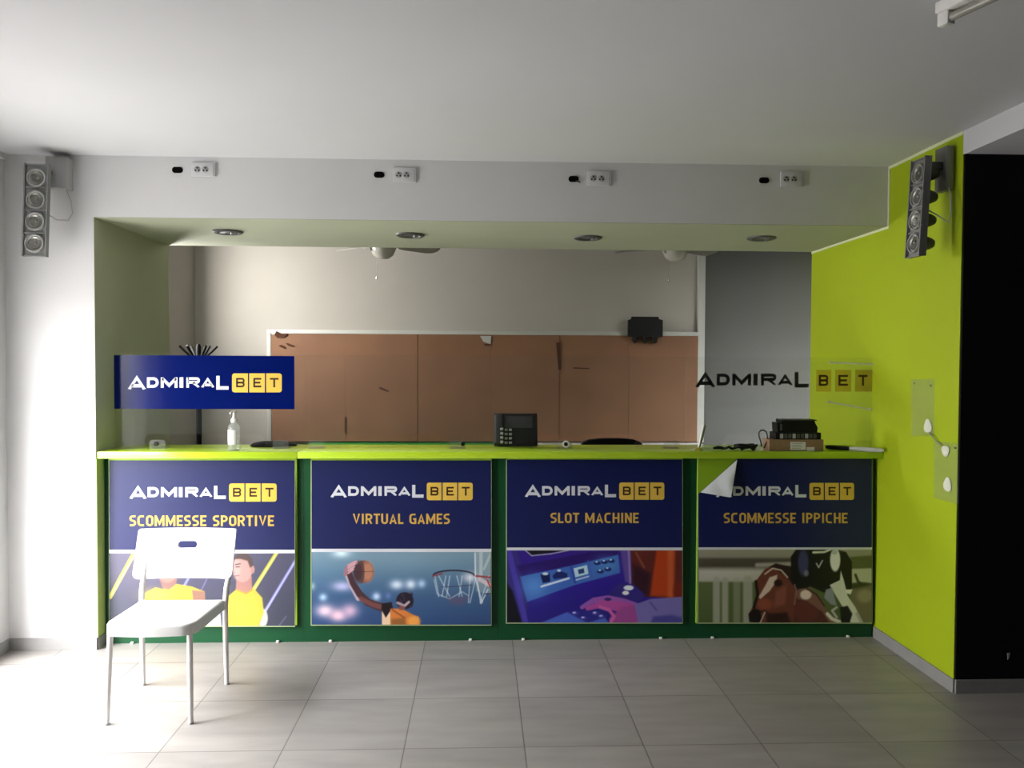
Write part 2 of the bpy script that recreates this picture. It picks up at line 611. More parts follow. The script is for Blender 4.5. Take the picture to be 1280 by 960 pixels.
# ---------------------------------------------------------------- lettering
def arc(cx, cy, rx, ry, a0, a1, n=8):
    return [(cx + rx * math.cos(math.radians(a0 + (a1 - a0) * i / n)), cy + ry * math.sin(math.radians(a0 + (a1 - a0) * i / n))) for i in range(n + 1)]


def stroke(pts, t):
    """a poly-line drawn with a pen of width t: list of quads (mitred)"""
    n = len(pts)
    closed = n > 2 and abs(pts[0][0] - pts[-1][0]) < 1e-6 and abs(pts[0][1] - pts[-1][1]) < 1e-6
    if closed:
        pts = pts[:-1]
        n -= 1
    P = [Vector((p[0], p[1])) for p in pts]
    L, R_ = [], []
    for i in range(n):
        if closed:
            a, b = P[i] - P[i - 1], P[(i + 1) % n] - P[i]
        else:
            a = P[i] - P[max(i - 1, 0)]
            b = P[min(i + 1, n - 1)] - P[i]
        if a.length < 1e-9:
            a = b
        if b.length < 1e-9:
            b = a
        a, b = a.normalized(), b.normalized()
        na, nb = Vector((-a.y, a.x)), Vector((-b.y, b.x))
        nn = na + nb
        nn = nn.normalized() if nn.length > 1e-6 else na
        k = min(1.0 / max(nn.dot(na), 0.3), 2.2)
        L.append(P[i] + nn * (t / 2 * k))
        R_.append(P[i] - nn * (t / 2 * k))
    out = []
    for i in range(n if closed else n - 1):
        j = (i + 1) % n
        out.append([L[i], L[j], R_[j], R_[i]])
    return out


def glyph(ch, w, t):
    """quads of a capital letter drawn in a w x 1 box with pen t"""
    h = t / 2
    q = []

    def s(*pts):
        q.extend(stroke(list(pts), t))
    if ch == 'A':
        s((h * 0.6, 0), (w / 2 - h * 0.25, 1)) if False else None
        s((h, 0), (w / 2, 1 - h), (w - h, 0))
        s((w * 0.22, 0.27), (w * 0.78, 0.27))
    elif ch == 'B':
        r = (1 - t) / 4
        s((h, 0), (h, 1))
        q.extend(stroke([(h, 1 - h), (w - h - r, 1 - h)] + arc(w - h - r, 1 - h - r, r, r, 90, -90) + [(h, 0.5)], t))
        q.extend(stroke([(h, 0.5), (w - h - r, 0.5)] + arc(w - h - r, h + r, r, r, 90, -90) + [(h, h)], t))
    elif ch in 'CG':
        r = min(w * 0.38, 0.3)
        top = [(w - h * 0.8, 1 - h), (h + r, 1 - h)] + arc(h + r, 1 - h - r, r, r, 90, 180)
        bot = arc(h + r, h + r, r, r, 180, 270) + [(w - h * 0.8 if ch == 'C' else w - h, h)]
        if ch == 'G':
            bot += [(w - h, 0.48), (w * 0.55, 0.48)]
        q.extend(stroke(top + bot, t))
    elif ch == 'D':
        r = min(0.5 - h, w - t)
        q.extend(stroke([(h, h), (h, 1 - h), (w - h - r, 1 - h)] + arc(w - h - r, 0.5, r, 0.5 - h, 90, -90, 12) + [(h, h)], t))
    elif ch == 'E':
        s((w, 1 - h), (h, 1 - h), (h, h), (w, h))
        s((h, 0.5), (w * 0.88, 0.5))
    elif ch == 'H':
        s((h, 0), (h, 1)); s((w - h, 0), (w - h, 1)); s((h, 0.5), (w - h, 0.5))
    elif ch == 'I':
        s((w / 2, 0), (w / 2, 1))
    elif ch == 'L':
        s((h, 1), (h, h), (w, h))
    elif ch == 'M':
        s((h, 0), (h, 1)); s((w - h, 0), (w - h, 1))
        s((h, 1 - h * 0.7), (w / 2, 0.22), (w - h, 1 - h * 0.7))
    elif ch == 'N':
        s((h, 0), (h, 1)); s((w - h, 0), (w - h, 1)); s((h, 1 - h * 0.4), (w - h, h * 0.4))
    elif ch == 'O':
        r = min(w / 2 - h, 0.26)
        q.extend(stroke(arc(w - h - r, 1 - h - r, r, r, 0, 90) + arc(h + r, 1 - h - r, r, r, 90, 180) + arc(h + r, h + r, r, r, 180, 270)
                        + arc(w - h - r, h + r, r, r, 270, 360) + [(w - h, 1 - h - r)], t))
    elif ch in 'PR':
        r = (0.58 - t) / 2 + 0.02
        s((h, 0), (h, 1))
        q.extend(stroke([(h, 1 - h), (w - h - r, 1 - h)] + arc(w - h - r, 1 - h - r, r, r, 90, -90) + [(h, 1 - h - 2 * r)], t))
        if ch == 'R':
            s((w * 0.5, 1 - h - 2 * r), (w - h * 0.9, 0))
    elif ch == 'S':
        r = (1 - t) / 4
        q.extend(stroke([(w - h * 0.6, 1 - h), (h + r, 1 - h)] + arc(h + r, 1 - h - r, r, r, 90, 270)
                        + [(w - h - r, 0.5)] + arc(w - h - r, h + r, r, r, 90, -90) + [(h * 0.6, h)], t))
    elif ch == 'T':
        s((0, 1 - h), (w, 1 - h)); s((w / 2, 0), (w / 2, 1 - h))
    elif ch == 'U':
        r = min(w / 2 - h, 0.3)
        q.extend(stroke([(h, 1)] + arc(h + r, h + r, r, r, 180, 270) + arc(w - h - r, h + r, r, r, 270, 360) + [(w - h, 1)], t))
    elif ch == 'V':
        s((h * 0.8, 1), (w / 2, h * 0.8), (w - h * 0.8, 1))
    return q


def put_glyph(mb, ch, x0, x1, y0, y1, t, fmap):
    """letter into the box x0..x1, y0 (bottom) .. y1 (top) of a 2-D layout; t is the pen as a share of the height"""
    hgt = abs(y1 - y0)
    w_ = (x1 - x0) / hgt
    for qd in glyph(ch, w_, t):
        pts = [fmap((x0 + min(max(p.x, 0), w_) * hgt, y0 + (y1 - y0) * min(max(p.y, 0), 1))) for p in qd]
        mb.add(pts, [[0, 1, 2, 3]])


LOGO = [('A', 145, 258, 330, 242, 0.23), ('D', 264, 336, 318, 254, 0.27), ('M', 349, 452, 318, 254, 0.28), ('I', 462, 490, 318, 254, 0.36),
        ('R', 506, 590, 318, 254, 0.26), ('A', 596, 680, 318, 254, 0.25), ('L', 690, 766, 330, 245, 0.25)]
BET = [('B', 812, 865), ('E', 918, 967), ('T', 1020, 1073)]


def rrect(x0, y0, x1, y1, r, corners=(1, 1, 1, 1)):
    """rounded rectangle; corners: tl, tr, br, bl"""
    p = []
    for (cx, cy, a, on) in ((x0 + r, y0 + r, 180, corners[0]), (x1 - r, y0 + r, 270, corners[1]), (x1 - r, y1 - r, 0, corners[2]), (x0 + r, y1 - r, 90, corners[3])):
        if on:
            p += arc(cx, cy, r, r, a, a + 90, 5)
        else:
            p += [(cx + (r if a in (270, 0) else -r), cy + (r if a in (0, 90) else -r))]
    return p


def logo(parent, place, px0, px1, pyc, spread=None):
    """the white lettering and the three yellow tiles; place(px, py, off) gives the point on the sheet"""
    k = (px1 - px0) / 948.0

    def fm(off):
        return lambda p: place(px0 + (p[0] - 145) * k, pyc + (p[1] - 288.5) * k, off)
    mb = MB()
    for (ch, a, b, y0, y1, t_) in LOGO:
        put_glyph(mb, ch, a, b, y0, y1, t_, fm(0.0006))
    wbuild(mb, 'white_lettering', M['ink_white'], parent)
    for j, (x0, x1) in enumerate(((787, 885), (893, 989), (997, 1093))):
        mb = MB()
        pl = rrect(x0, 230, x1, 347, 16, (j == 0, j == 2, j == 2, j == 0))
        mb.add([fm(0.0006)(p) for p in pl], [list(range(len(pl)))])
        tile = wbuild(mb, 'yellow_tile', M['ink_yellow'], parent)
        ch, a, b = BET[j]
        mb = MB()
        put_glyph(mb, ch, a, b, 316, 258, 0.19, fm(0.0011))
        wbuild(mb, 'letter', M['ink_brown'], tile)


WID = {'I': 0.26, 'M': 0.80, 'E': 0.50, 'L': 0.48, 'T': 0.56, 'S': 0.56, 'P': 0.57, 'R': 0.60, 'V': 0.64, 'A': 0.66, ' ': 0.30}


def headline(parent, place, text, px0, px1, py0, py1):
    hgt = py1 - py0
    ws = [WID.get(c, 0.60) for c in text]
    gap = 0.11
    tot = sum(ws) + gap * (len(text) - 1)
    k = (px1 - px0) / tot
    mb = MB()
    x = px0
    for c, w_ in zip(text + ' ', ws + [0.3]):
        if c == ' ':
            wbuild(mb, 'gold_word', M['ink_gold'], parent)
            mb = MB()
        else:
            # letters are drawn square-on and squeezed to the width of the line
            sx = k / hgt

            def fm(p, x=x, sx=sx):
                return place(x + (p[0] - x) * sx, p[1], 0.0006)
            put_glyph(mb, c, x, x + w_ * hgt, py1, py0, 0.168, fm)
        x += (w_ + gap) * k


# ---------------------------------------------------------------- pictures printed on the posters
class Art:
    """a small raster in which a printed picture is drawn; coordinates are those of its layout rectangle"""

    def __init__(self, x0, y0, x1, y1, W, H):
        self.r = (x0, y0, x1, y1)
        xs = x0 + (np.arange(W) + 0.5) / W * (x1 - x0)
        ys = y0 + (np.arange(H) + 0.5) / H * (y1 - y0)
        self.X, self.Y = np.meshgrid(xs, ys)
        self.img = np.zeros((H, W, 3))
        self.gain = 1.22          # contrast of the print

    def mixin(self, a, col):
        c = np.array(col, float)
        self.img = self.img * (1 - a[..., None]) + c * a[..., None]

    def vgrad(self, stops):
        ys = [s_[0] for s_ in stops]
        for k in range(3):
            self.img[..., k] = np.interp(self.Y, ys, [s_[1][k] for s_ in stops])

    def ell(self, cx, cy, rx, ry, col, soft=6, a=1.0, rot=0):
        c, s_ = math.cos(math.radians(rot)), math.sin(math.radians(rot))
        dx, dy = self.X - cx, self.Y - cy
        u, v = (dx * c + dy * s_) / rx, (-dx * s_ + dy * c) / ry
        d = (np.sqrt(u * u + v * v) - 1) * min(rx, ry)
        self.mixin(np.clip(0.5 - d / soft, 0, 1) * a, col)

    def glow(self, cx, cy, rx, ry, col, a=1.0):
        d = ((self.X - cx) / rx) ** 2 + ((self.Y - cy) / ry) ** 2
        self.mixin(np.exp(-d * 1.2) * a, col)

    def line(self, pts, wd, col, soft=5, a=1.0, w1=None):
        best = np.full(self.X.shape, 1e9)
        n = len(pts) - 1
        for i in range(n):
            (ax, ay), (bx, by) = pts[i], pts[i + 1]
            L2 = (bx - ax) ** 2 + (by - ay) ** 2 + 1e-9
            tt = np.clip(((self.X - ax) * (bx - ax) + (self.Y - ay) * (by - ay)) / L2, 0, 1)
            d = np.hypot(self.X - ax - tt * (bx - ax), self.Y - ay - tt * (by - ay))
            wl = wd if w1 is None else wd + (w1 - wd) * (i + tt) / n
            best = np.minimum(best, d - wl / 2)
        self.mixin(np.clip(0.5 - best / soft, 0, 1) * a, col)

    def poly(self, pts, col, soft=5, a=1.0):
        inside = np.zeros(self.X.shape, bool)
        dist = np.full(self.X.shape, 1e9)
        n = len(pts)
        for i in range(n):
            (ax, ay), (bx, by) = pts[i], pts[(i + 1) % n]
            c = (ay > self.Y) != (by > self.Y)
            with np.errstate(divide='ignore', invalid='ignore'):
                xi = ax + (self.Y - ay) * (bx - ax) / (by - ay + 1e-12)
            inside ^= c & (self.X < xi)
            L2 = (bx - ax) ** 2 + (by - ay) ** 2 + 1e-9
            tt = np.clip(((self.X - ax) * (bx - ax) + (self.Y - ay) * (by - ay)) / L2, 0, 1)
            dist = np.minimum(dist, np.hypot(self.X - ax - tt * (bx - ax), self.Y - ay - tt * (by - ay)))
        sd = np.where(inside, -dist, dist)
        self.mixin(np.clip(0.5 - sd / soft, 0, 1) * a, col)


def art_football():
    A = Art(35, 70, 1215, 525, 300, 116)
    A.gain = 0.82
    A.vgrad([(70, (70, 68, 98)), (300, (58, 58, 84)), (525, (46, 50, 68))])
    A.glow(250, 150, 200, 200, (96, 84, 110), 0.6)
    A.line([(200, 60), (40, 345)], 26, (196, 196, 66))
    A.line([(205, 60), (50, 335)], 8, (236, 226, 150))
    A.line([(540, 225), (430, 420)], 16, (130, 130, 214))
    A.line([(660, 225), (560, 420)], 10, (112, 100, 170), a=0.7)
    # left player
    A.poly([(235, 335), (330, 285), (372, 296), (455, 262), (560, 280), (640, 310), (650, 525), (235, 525)], (222, 186, 48), 8)
    A.poly([(560, 300), (640, 310), (655, 525), (590, 525)], (150, 100, 80), 10)
    A.poly([(345, 210), (470, 210), (460, 265), (415, 300), (375, 290)], (140, 96, 90), 8)
    A.ell(405, 170, 66, 86, (170, 122, 110), 10)
    A.ell(400, 115, 68, 46, (60, 42, 40), 12)
    A.glow(330, 330, 90, 40, (240, 210, 80), 0.6)
    # right player
    A.line([(1110, 55), (800, 535)], 24, (198, 200, 60))
    A.line([(1108, 60), (810, 525)], 8, (232, 228, 140))
    A.line([(1225, 110), (985, 500)], 20, (128, 130, 214))
    A.line([(1222, 115), (990, 495)], 7, (206, 208, 250))
    A.line([(1160, 465), (1110, 530)], 9, (104, 104, 150), a=0.7)
    A.poly([(640, 530), (742, 440), (750, 530)], (190, 190, 190), 6)
    A.ell(1010, 475, 34, 58, (206, 204, 204), 8)
    A.poly([(845, 215), (940, 215), (945, 300), (905, 330), (840, 300)], (176, 118, 112), 6)
    A.poly([(785, 345), (845, 296), (905, 322), (955, 292), (1008, 350), (1018, 440), (985, 530), (780, 530)], (226, 190, 50), 6)
    A.glow(900, 420, 90, 90, (240, 208, 66), 0.6)
    A.ell(885, 165, 62, 88, (196, 146, 138), 6)
    A.ell(845, 170, 24, 60, (214, 170, 164), 14, 0.8)
    A.poly([(825, 110), (850, 78), (905, 70), (945, 105), (955, 165), (930, 160), (915, 120), (870, 108)], (70, 50, 50), 8)
    A.ell(948, 175, 12, 24, (180, 126, 118), 5)
    A.line([(838, 143), (868, 138)], 7, (80, 54, 54))
    A.line([(842, 158), (864, 157)], 6, (60, 44, 50))
    A.line([(826, 150), (816, 188), (832, 192)], 6, (168, 118, 112))
    A.line([(830, 214), (860, 212)], 6, (150, 84, 84))
    A.line([(845, 300), (905, 325), (945, 300)], 8, (190, 150, 40))
    return A


def art_basket():
    A = Art(45, 50, 1195, 515, 300, 122)
    A.vgrad([(50, (116, 142, 158)), (180, (92, 122, 146)), (330, (66, 94, 128)), (515, (50, 74, 116))])
    A.glow(640, 90, 500, 90, (124, 150, 166), 0.5)
    A.glow(235, 60, 60, 30, (214, 232, 240), 0.9)
    for (x, y, rx, ry, c, a_) in ((130, 425, 62, 44, (236, 206, 220), 0.95), (215, 455, 60, 44, (244, 200, 214), 0.95), (290, 425, 58, 48, (216, 180, 206), 0.9),
                                  (590, 260, 46, 32, (214, 224, 244), 0.95), (680, 258, 36, 32, (216, 226, 244), 0.95), (750, 254, 28, 28, (170, 196, 226), 0.9),
                                  (240, 270, 70, 34, (190, 186, 224), 0.9), (118, 340, 28, 26, (180, 206, 232), 0.9), (460, 335, 28, 28, (190, 210, 240), 0.95),
                                  (535, 330, 20, 22, (110, 130, 190), 0.7), (48, 270, 20, 26, (170, 200, 200), 0.7)):
        A.glow(x, y, rx, ry, c, a_)
    # backboard and hoop
    A.poly([(1088, 50), (1200, 50), (1200, 330), (1100, 300)], (150, 166, 172), 10, 0.6)
    A.line([(1092, 60), (1094, 200)], 7, (212, 220, 222))
    A.line([(1130, 60), (1130, 210)], 22, (176, 188, 192), a=0.8)
    A.line([(1195, 60), (1150, 160)], 16, (186, 198, 190), a=0.6)
    for x0_, x1_ in ((835, 860), (860, 930), (905, 880), (930, 910), (975, 1010), (1010, 990), (1060, 1050), (1090, 1140), (1180, 1125), (1100, 1060)):
        A.line([(x0_, 205), (x1_, 335 if x0_ < 1060 else 375)], 6, (196, 206, 214), a=0.75)
    A.line([(830, 230), (850, 320), (930, 350), (1010, 305), (1050, 330)], 6, (190, 200, 208), a=0.7)
    A.glow(1060, 215, 50, 36, (226, 222, 228), 0.8)
    A.poly([(915, 345), (1045, 335), (1020, 385), (940, 385)], (110, 80, 100), 30, 0.5)
    A.line(arc(955, 200, 130, 30, 180, 360, 14), 9, (44, 32, 46))
    A.line([(822, 205), (880, 190)], 12, (130, 60, 70), a=0.8)
    A.line([(880, 275), (985, 270), (1070, 262)], 5, (60, 54, 76), a=0.8)
    A.line([(1100, 205), (1195, 215)], 12, (150, 70, 74))
    A.line([(1120, 225), (1190, 265)], 26, (206, 190, 192), a=0.8)
    A.line([(1170, 230), (1192, 280)], 10, (170, 60, 60))
    A.line([(1105, 240), (1130, 380), (1175, 290)], 8, (206, 212, 214), a=0.8)
    A.line([(1160, 318), (1195, 318)], 7, (40, 36, 50))
    # ball
    A.ell(378, 178, 66, 72, (120, 84, 76), 6)
    A.ell(405, 178, 36, 62, (176, 124, 100), 22, 0.9)
    A.ell(345, 180, 34, 64, (64, 46, 54), 20, 0.85)
    A.line(arc(360, 180, 20, 70, -90, 90), 4, (50, 36, 40), a=0.7)
    A.line([(316, 180), (440, 176)], 4, (60, 40, 40), a=0.6)
    # arm
    A.line([(270, 185), (300, 260), (345, 345)], 36, (186, 168, 180), a=0.9)
    A.line([(282, 180), (308, 250), (352, 320), (405, 372), (480, 400), (540, 412)], 34, (74, 50, 56), w1=58)
    A.line([(360, 350), (430, 385), (500, 405)], 30, (128, 82, 76), a=0.7)
    A.line([(260, 195), (265, 160), (300, 130), (330, 120)], 22, (150, 112, 122))
    for (x, y) in ((330, 112), (322, 128), (318, 146), (312, 162)):
        A.line([(278, y + 26), (x, y)], 11, (196, 150, 158))
    A.poly([(495, 380), (560, 370), (560, 430), (520, 475), (490, 430)], (36, 28, 34), 6)
    # shirt, head
    A.poly([(495, 425), (520, 470), (550, 425), (552, 520), (495, 520)], (222, 190, 160), 6)
    A.poly([(550, 412), (620, 412), (700, 452), (730, 462), (742, 520), (550, 520)], (196, 120, 62), 6)
    A.poly([(555, 480), (640, 470), (650, 520), (555, 520)], (130, 88, 50), 20, 0.8)
    A.ell(700, 490, 40, 30, (224, 160, 80), 20, 0.8)
    A.line([(560, 418), (640, 470)], 8, (120, 60, 40), a=0.8)
    A.ell(642, 362, 56, 54, (40, 30, 46), 8)
    for i in range(26):
        rr = random.Random(i)
        A.ell(642 + rr.uniform(-46, 46), 356 + rr.uniform(-44, 44), 9, 8, (78, 66, 84) if i % 2 else (28, 20, 34), 6, 0.7)
    A.line([(595, 375), (640, 395), (668, 370)], 16, (196, 176, 180), a=0.8)
    A.ell(622, 408, 22, 14, (120, 80, 76), 8)
    return A


def art_slot():
    A = Art(45, 42, 1165, 500, 300, 122)
    A.vgrad([(42, (58, 34, 128)), (250, (50, 34, 140)), (500, (44, 36, 122))])
    A.poly([(45, 42), (110, 42), (180, 300), (170, 500), (45, 500)], (58, 50, 120), 8)
    A.poly([(45, 250), (80, 300), (140, 500), (45, 500)], (12, 16, 30), 16)
    A.line([(60, 60), (165, 500)], 34, (74, 62, 156), 8)
    A.poly([(110, 140), (560, 60), (750, 42), (750, 80), (140, 205)], (48, 26, 104), 10)
    A.poly([(165, 42), (205, 74), (420, 46), (420, 42)], (26, 24, 34), 4)
    A.line([(160, 42), (203, 78), (330, 66), (440, 44)], 6, (170, 176, 186))
    # lit strip with symbols
    A.poly([(130, 210), (460, 140), (756, 72), (768, 186), (480, 262), (175, 368)], (66, 104, 176), 6)
    A.glow(220, 270, 90, 80, (92, 142, 206), 0.8)
    A.glow(680, 130, 90, 60, (92, 146, 200), 0.6)
    A.line([(455, 150), (480, 245)], 16, (56, 70, 160), a=0.8)
    A.line([(562, 110), (590, 215)], 10, (70, 92, 176), a=0.8)
    A.poly([(258, 195), (318, 185), (322, 240), (275, 250)], (28, 36, 84), 5)
    A.ell(290, 192, 20, 9, (196, 212, 226), 5)
    A.poly([(335, 205), (372, 170), (432, 190), (430, 215), (345, 225)], (34, 46, 104), 6)
    A.ell(378, 172, 12, 8, (190, 206, 222), 5)
    A.line([(265, 272), (440, 220)], 13, (196, 206, 232))
    A.poly([(470, 158), (556, 136), (566, 192), (482, 214)], (176, 206, 220), 4)
    A.poly([(498, 166), (536, 157), (540, 186), (504, 194)], (46, 66, 120), 4)
    A.line([(488, 230), (566, 208)], 9, (180, 196, 226))
    for (x, y) in ((622, 125), (668, 118), (712, 112), (642, 178), (690, 164)):
        A.ell(x, y, 22, 12, (34, 50, 110), 6)
        A.ell(x - 4, y - 8, 8, 5, (186, 206, 220), 4)
    # right: bright curtain of the next machine
    A.poly([(770, 42), (840, 42), (845, 260), (800, 240)], (96, 78, 150), 12)
    A.line([(822, 42), (832, 250)], 12, (150, 130, 190), a=0.8)
    A.poly([(835, 42), (1170, 42), (1170, 350), (850, 330)], (96, 44, 40), 10)
    A.poly([(1000, 42), (1120, 42), (1110, 340), (960, 330)], (170, 66, 28), 20)
    A.line([(1090, 42), (1090, 330)], 36, (190, 104, 66), 24, 0.7)
    A.poly([(850, 130), (960, 190), (950, 330), (850, 320)], (52, 26, 44), 30, 0.9)
    A.line([(870, 60), (920, 150)], 14, (150, 90, 70), 10, 0.6)
    A.ell(1150, 300, 40, 60, (120, 40, 24), 30, 0.8)
    # console, button and hand
    A.poly([(250, 505), (430, 432), (640, 425), (700, 505)], (76, 100, 186), 10)
    A.poly([(430, 432), (640, 400), (690, 460), (560, 500)], (46, 44, 128), 12)
    for (x, y) in ((480, 440), (535, 470), (610, 440), (650, 460)):
        A.ell(x, y, 24, 13, (70, 62, 150), 6)
        A.ell(x - 5, y - 4, 11, 6, (176, 180, 226), 5)
    A.poly([(690, 320), (760, 250), (860, 262), (925, 320), (900, 360), (760, 360)], (56, 46, 124), 8)
    A.ell(822, 280, 32, 16, (210, 216, 240), 5)
    A.ell(803, 312, 22, 13, (220, 224, 244), 5)
    A.line([(525, 402), (600, 358), (690, 348), (790, 372), (860, 400)], 26, (142, 88, 166), 6, w1=60)
    A.line([(560, 410), (660, 378), (770, 400), (860, 430)], 26, (168, 78, 150), 6, w1=90)
    A.poly([(700, 470), (780, 400), (885, 385), (895, 500), (700, 500)], (150, 74, 140), 12)
    A.line([(640, 400), (700, 420), (730, 460), (710, 490)], 22, (190, 96, 160), 8)
    A.ell(690, 352, 22, 10, (60, 44, 110), 5)
    A.poly([(860, 385), (960, 350), (1170, 335), (1170, 505), (885, 505)], (116, 108, 168), 8)
    A.poly([(980, 460), (1100, 450), (1170, 470), (1170, 505), (960, 505)], (70, 68, 140), 20, 0.9)
    A.line([(960, 370), (1000, 420)], 12, (90, 84, 150), 8)
    return A


def art_horse():
    A = Art(45, 42, 1155, 495, 300, 122)
    A.vgrad([(42, (150, 148, 130)), (88, (140, 138, 122)), (105, (86, 80, 70)), (145, (78, 74, 62)), (165, (150, 148, 136)), (180, (178, 176, 164)),
             (235, (170, 168, 156)), (250, (92, 104, 66)), (495, (80, 94, 56))])
    A.line([(420, 140), (700, 132)], 26, (160, 156, 146), 16)
    for (x, wd) in ((160, 46), (215, 42), (290, 44), (360, 60)):
        A.line([(x, 235), (x, 500)], wd, (156, 156, 142), 14, 0.9 if x != 290 else 0.5)
    A.poly([(1020, 90), (1160, 80), (1160, 160), (1020, 165)], (92, 96, 66), 12)
    A.poly([(1020, 165), (1160, 160), (1160, 250), (1020, 250)], (176, 176, 156), 12)
    A.ell(1090, 270, 70, 24, (60, 66, 48), 14)
    A.poly([(1020, 290), (1160, 260), (1160, 500), (1020, 500)], (112, 106, 86), 20)
    A.line([(1050, 200), (1066, 240), (1090, 260)], 16, (56, 60, 46), 8)
    A.ell(1110, 330, 50, 40, (150, 142, 118), 24, 0.8)
    # main horse
    A.poly([(600, 200), (690, 300), (820, 360), (900, 500), (560, 500)], (84, 48, 44), 10)
    A.poly([(470, 165), (540, 132), (615, 150), (650, 230), (670, 330), (650, 500), (430, 500), (372, 478), (366, 440), (398, 384), (412, 330), (410, 240)],
           (108, 62, 50), 6)
    A.poly([(540, 130), (640, 150), (650, 260), (600, 200), (500, 150)], (50, 34, 32), 8)
    A.poly([(500, 215), (550, 200), (545, 240), (500, 300), (440, 350), (430, 335), (470, 270)], (196, 178, 164), 8)
    A.ell(555, 250, 26, 22, (50, 30, 30), 10)
    A.poly([(540, 300), (610, 260), (600, 380), (530, 400)], (134, 82, 72), 20, 0.8)
    A.ell(470, 380, 46, 34, (140, 78, 58), 20, 0.8)
    A.poly([(365, 440), (400, 405), (440, 420), (450, 480), (420, 498), (370, 490)], (28, 20, 22), 8)
    A.line([(412, 240), (424, 320), (400, 400)], 16, (30, 22, 26), 8)
    A.line([(470, 195), (520, 160), (575, 172), (615, 215)], 9, (190, 176, 158), 5)
    A.line([(470, 430), (440, 495)], 8, (180, 170, 160), 5)
    A.line([(500, 440), (470, 420), (430, 430)], 6, (40, 26, 26), 4)
    A.poly([(480, 440), (610, 430), (640, 500), (480, 500)], (40, 24, 26), 20, 0.8)
    A.ell(735, 420, 80, 70, (100, 54, 50), 24, 0.9)
    # jockey
    A.poly([(636, 90), (670, 44), (900, 40), (990, 60), (1026, 120), (1028, 280), (985, 310), (930, 250), (850, 310), (760, 270), (690, 300), (640, 250)],
           (24, 22, 30), 8)
    A.ell(716, 125, 34, 82, (70, 72, 108), 14, 0.9)
    A.ell(735, 190, 16, 20, (130, 128, 140), 8, 0.8)
    A.line([(780, 62), (850, 60), (890, 44)], 14, (200, 202, 180), 5)
    A.line([(800, 130), (815, 155), (838, 112)], 9, (170, 172, 176), 4)
    A.ell(920, 108, 33, 72, (216, 216, 208), 8)
    A.ell(915, 60, 20, 16, (150, 160, 150), 8, 0.6)
    A.poly([(885, 262), (950, 232), (955, 172), (975, 230), (1000, 330), (1050, 400), (1095, 495), (1020, 495), (970, 400), (900, 290)], (204, 204, 192), 6)
    A.poly([(985, 290), (1030, 290), (1020, 320), (990, 312)], (220, 218, 206), 5)
    A.poly([(860, 290), (900, 280), (930, 390), (890, 380), (850, 340)], (136, 142, 150), 10)
    # second horse behind, reins
    A.poly([(660, 310), (690, 285), (760, 280), (820, 340), (870, 420), (950, 495), (880, 495), (840, 430), (740, 360), (680, 350)], (120, 88, 78), 8)
    A.ell(732, 322, 36, 30, (214, 196, 186), 12)
    A.line([(740, 285), (800, 320), (850, 390)], 10, (70, 44, 40), 6)
    A.line([(870, 440), (900, 470), (950, 490)], 22, (206, 202, 190), 8)
    A.line([(930, 400), (900, 420), (930, 460)], 14, (180, 180, 172), 8)
    A.poly([(950, 400), (1000, 390), (1030, 440), (1010, 500), (960, 500)], (26, 26, 28), 8)
    A.line([(660, 260), (672, 300), (660, 380)], 10, (130, 100, 92), 6)
    A.line([(1060, 440), (1090, 495)], 20, (170, 170, 160), 8)
    return A


def picture(parent, art, place, px0, py0, px1, py1):
    H, W = art.img.shape[:2]
    img = np.clip((112 + (art.img - 104) * art.gain) / 255.0, 0.02, 1)
    imgl = np.where(img <= 0.04045, img / 12.92, ((img + 0.055) / 1.055) ** 2.4)
    vs = []
    for j in range(H):
        py = py0 + (py1 - py0) * j / (H - 1)
        for i in range(W):
            vs.append(place(px0 + (px1 - px0) * i / (W - 1), py, 0.0004))
    mb = MB()
    idx = np.arange(H * W).reshape(H, W)
    fs = np.stack([idx[1:, :-1], idx[1:, 1:], idx[:-1, 1:], idx[:-1, :-1]], -1).reshape(-1, 4).tolist()
    mb.add(vs, fs)
    p = parent
    mb.shift(-p.location)
    o = mb.build('picture', M['picture'], parent, recalc=False)
    at = o.data.color_attributes.new('ink', 'FLOAT_COLOR', 'POINT')
    buf = np.ones((H * W, 4), np.float32)
    buf[:, :3] = imgl.reshape(-1, 3)
    at.data.foreach_set('color', buf.ravel())
    return o


YP = YBD - 0.0008
sheets = [  # left, right, top, bottom, logo x0, x1, tile centre y, headline, hx0, hx1, hy0, hy1, stripe y0, y1, bow
    (136.5, 368.5, 575.5, 783, 161.5, 345.8, 615.6, 'SCOMMESSE SPORTIVE', 161.7, 342.5, 644.2, 657.6, 687.2, 691.6, 0.010),
    (389.5, 614, 575.5, 781.5, 412.8, 590.9, 614.3, 'VIRTUAL GAMES', 441, 562.4, 642, 655, 686, 690, 0.004),
    (633.5, 853, 574.5, 779, 655.6, 830.4, 613.9, 'SLOT MACHINE', 688, 798.5, 641, 653.8, 684.4, 688, 0.003),
    (873, 1090, 573.5, 779, 894.7, 1067.6, 614.2, 'SCOMMESSE IPPICHE', 904.5, 1059.5, 641, 654, 684.2, 687, 0.004),
]
looks = ['navy betting poster with two yellow-shirted footballers, behind the white chair', 'navy poster with basketball player dunking beside a hoop',
         'navy poster with hand on a purple slot machine', 'navy poster with racehorse and jockey, its upper left corner peeled']
arts = [art_football, art_basket, art_slot, art_horse]
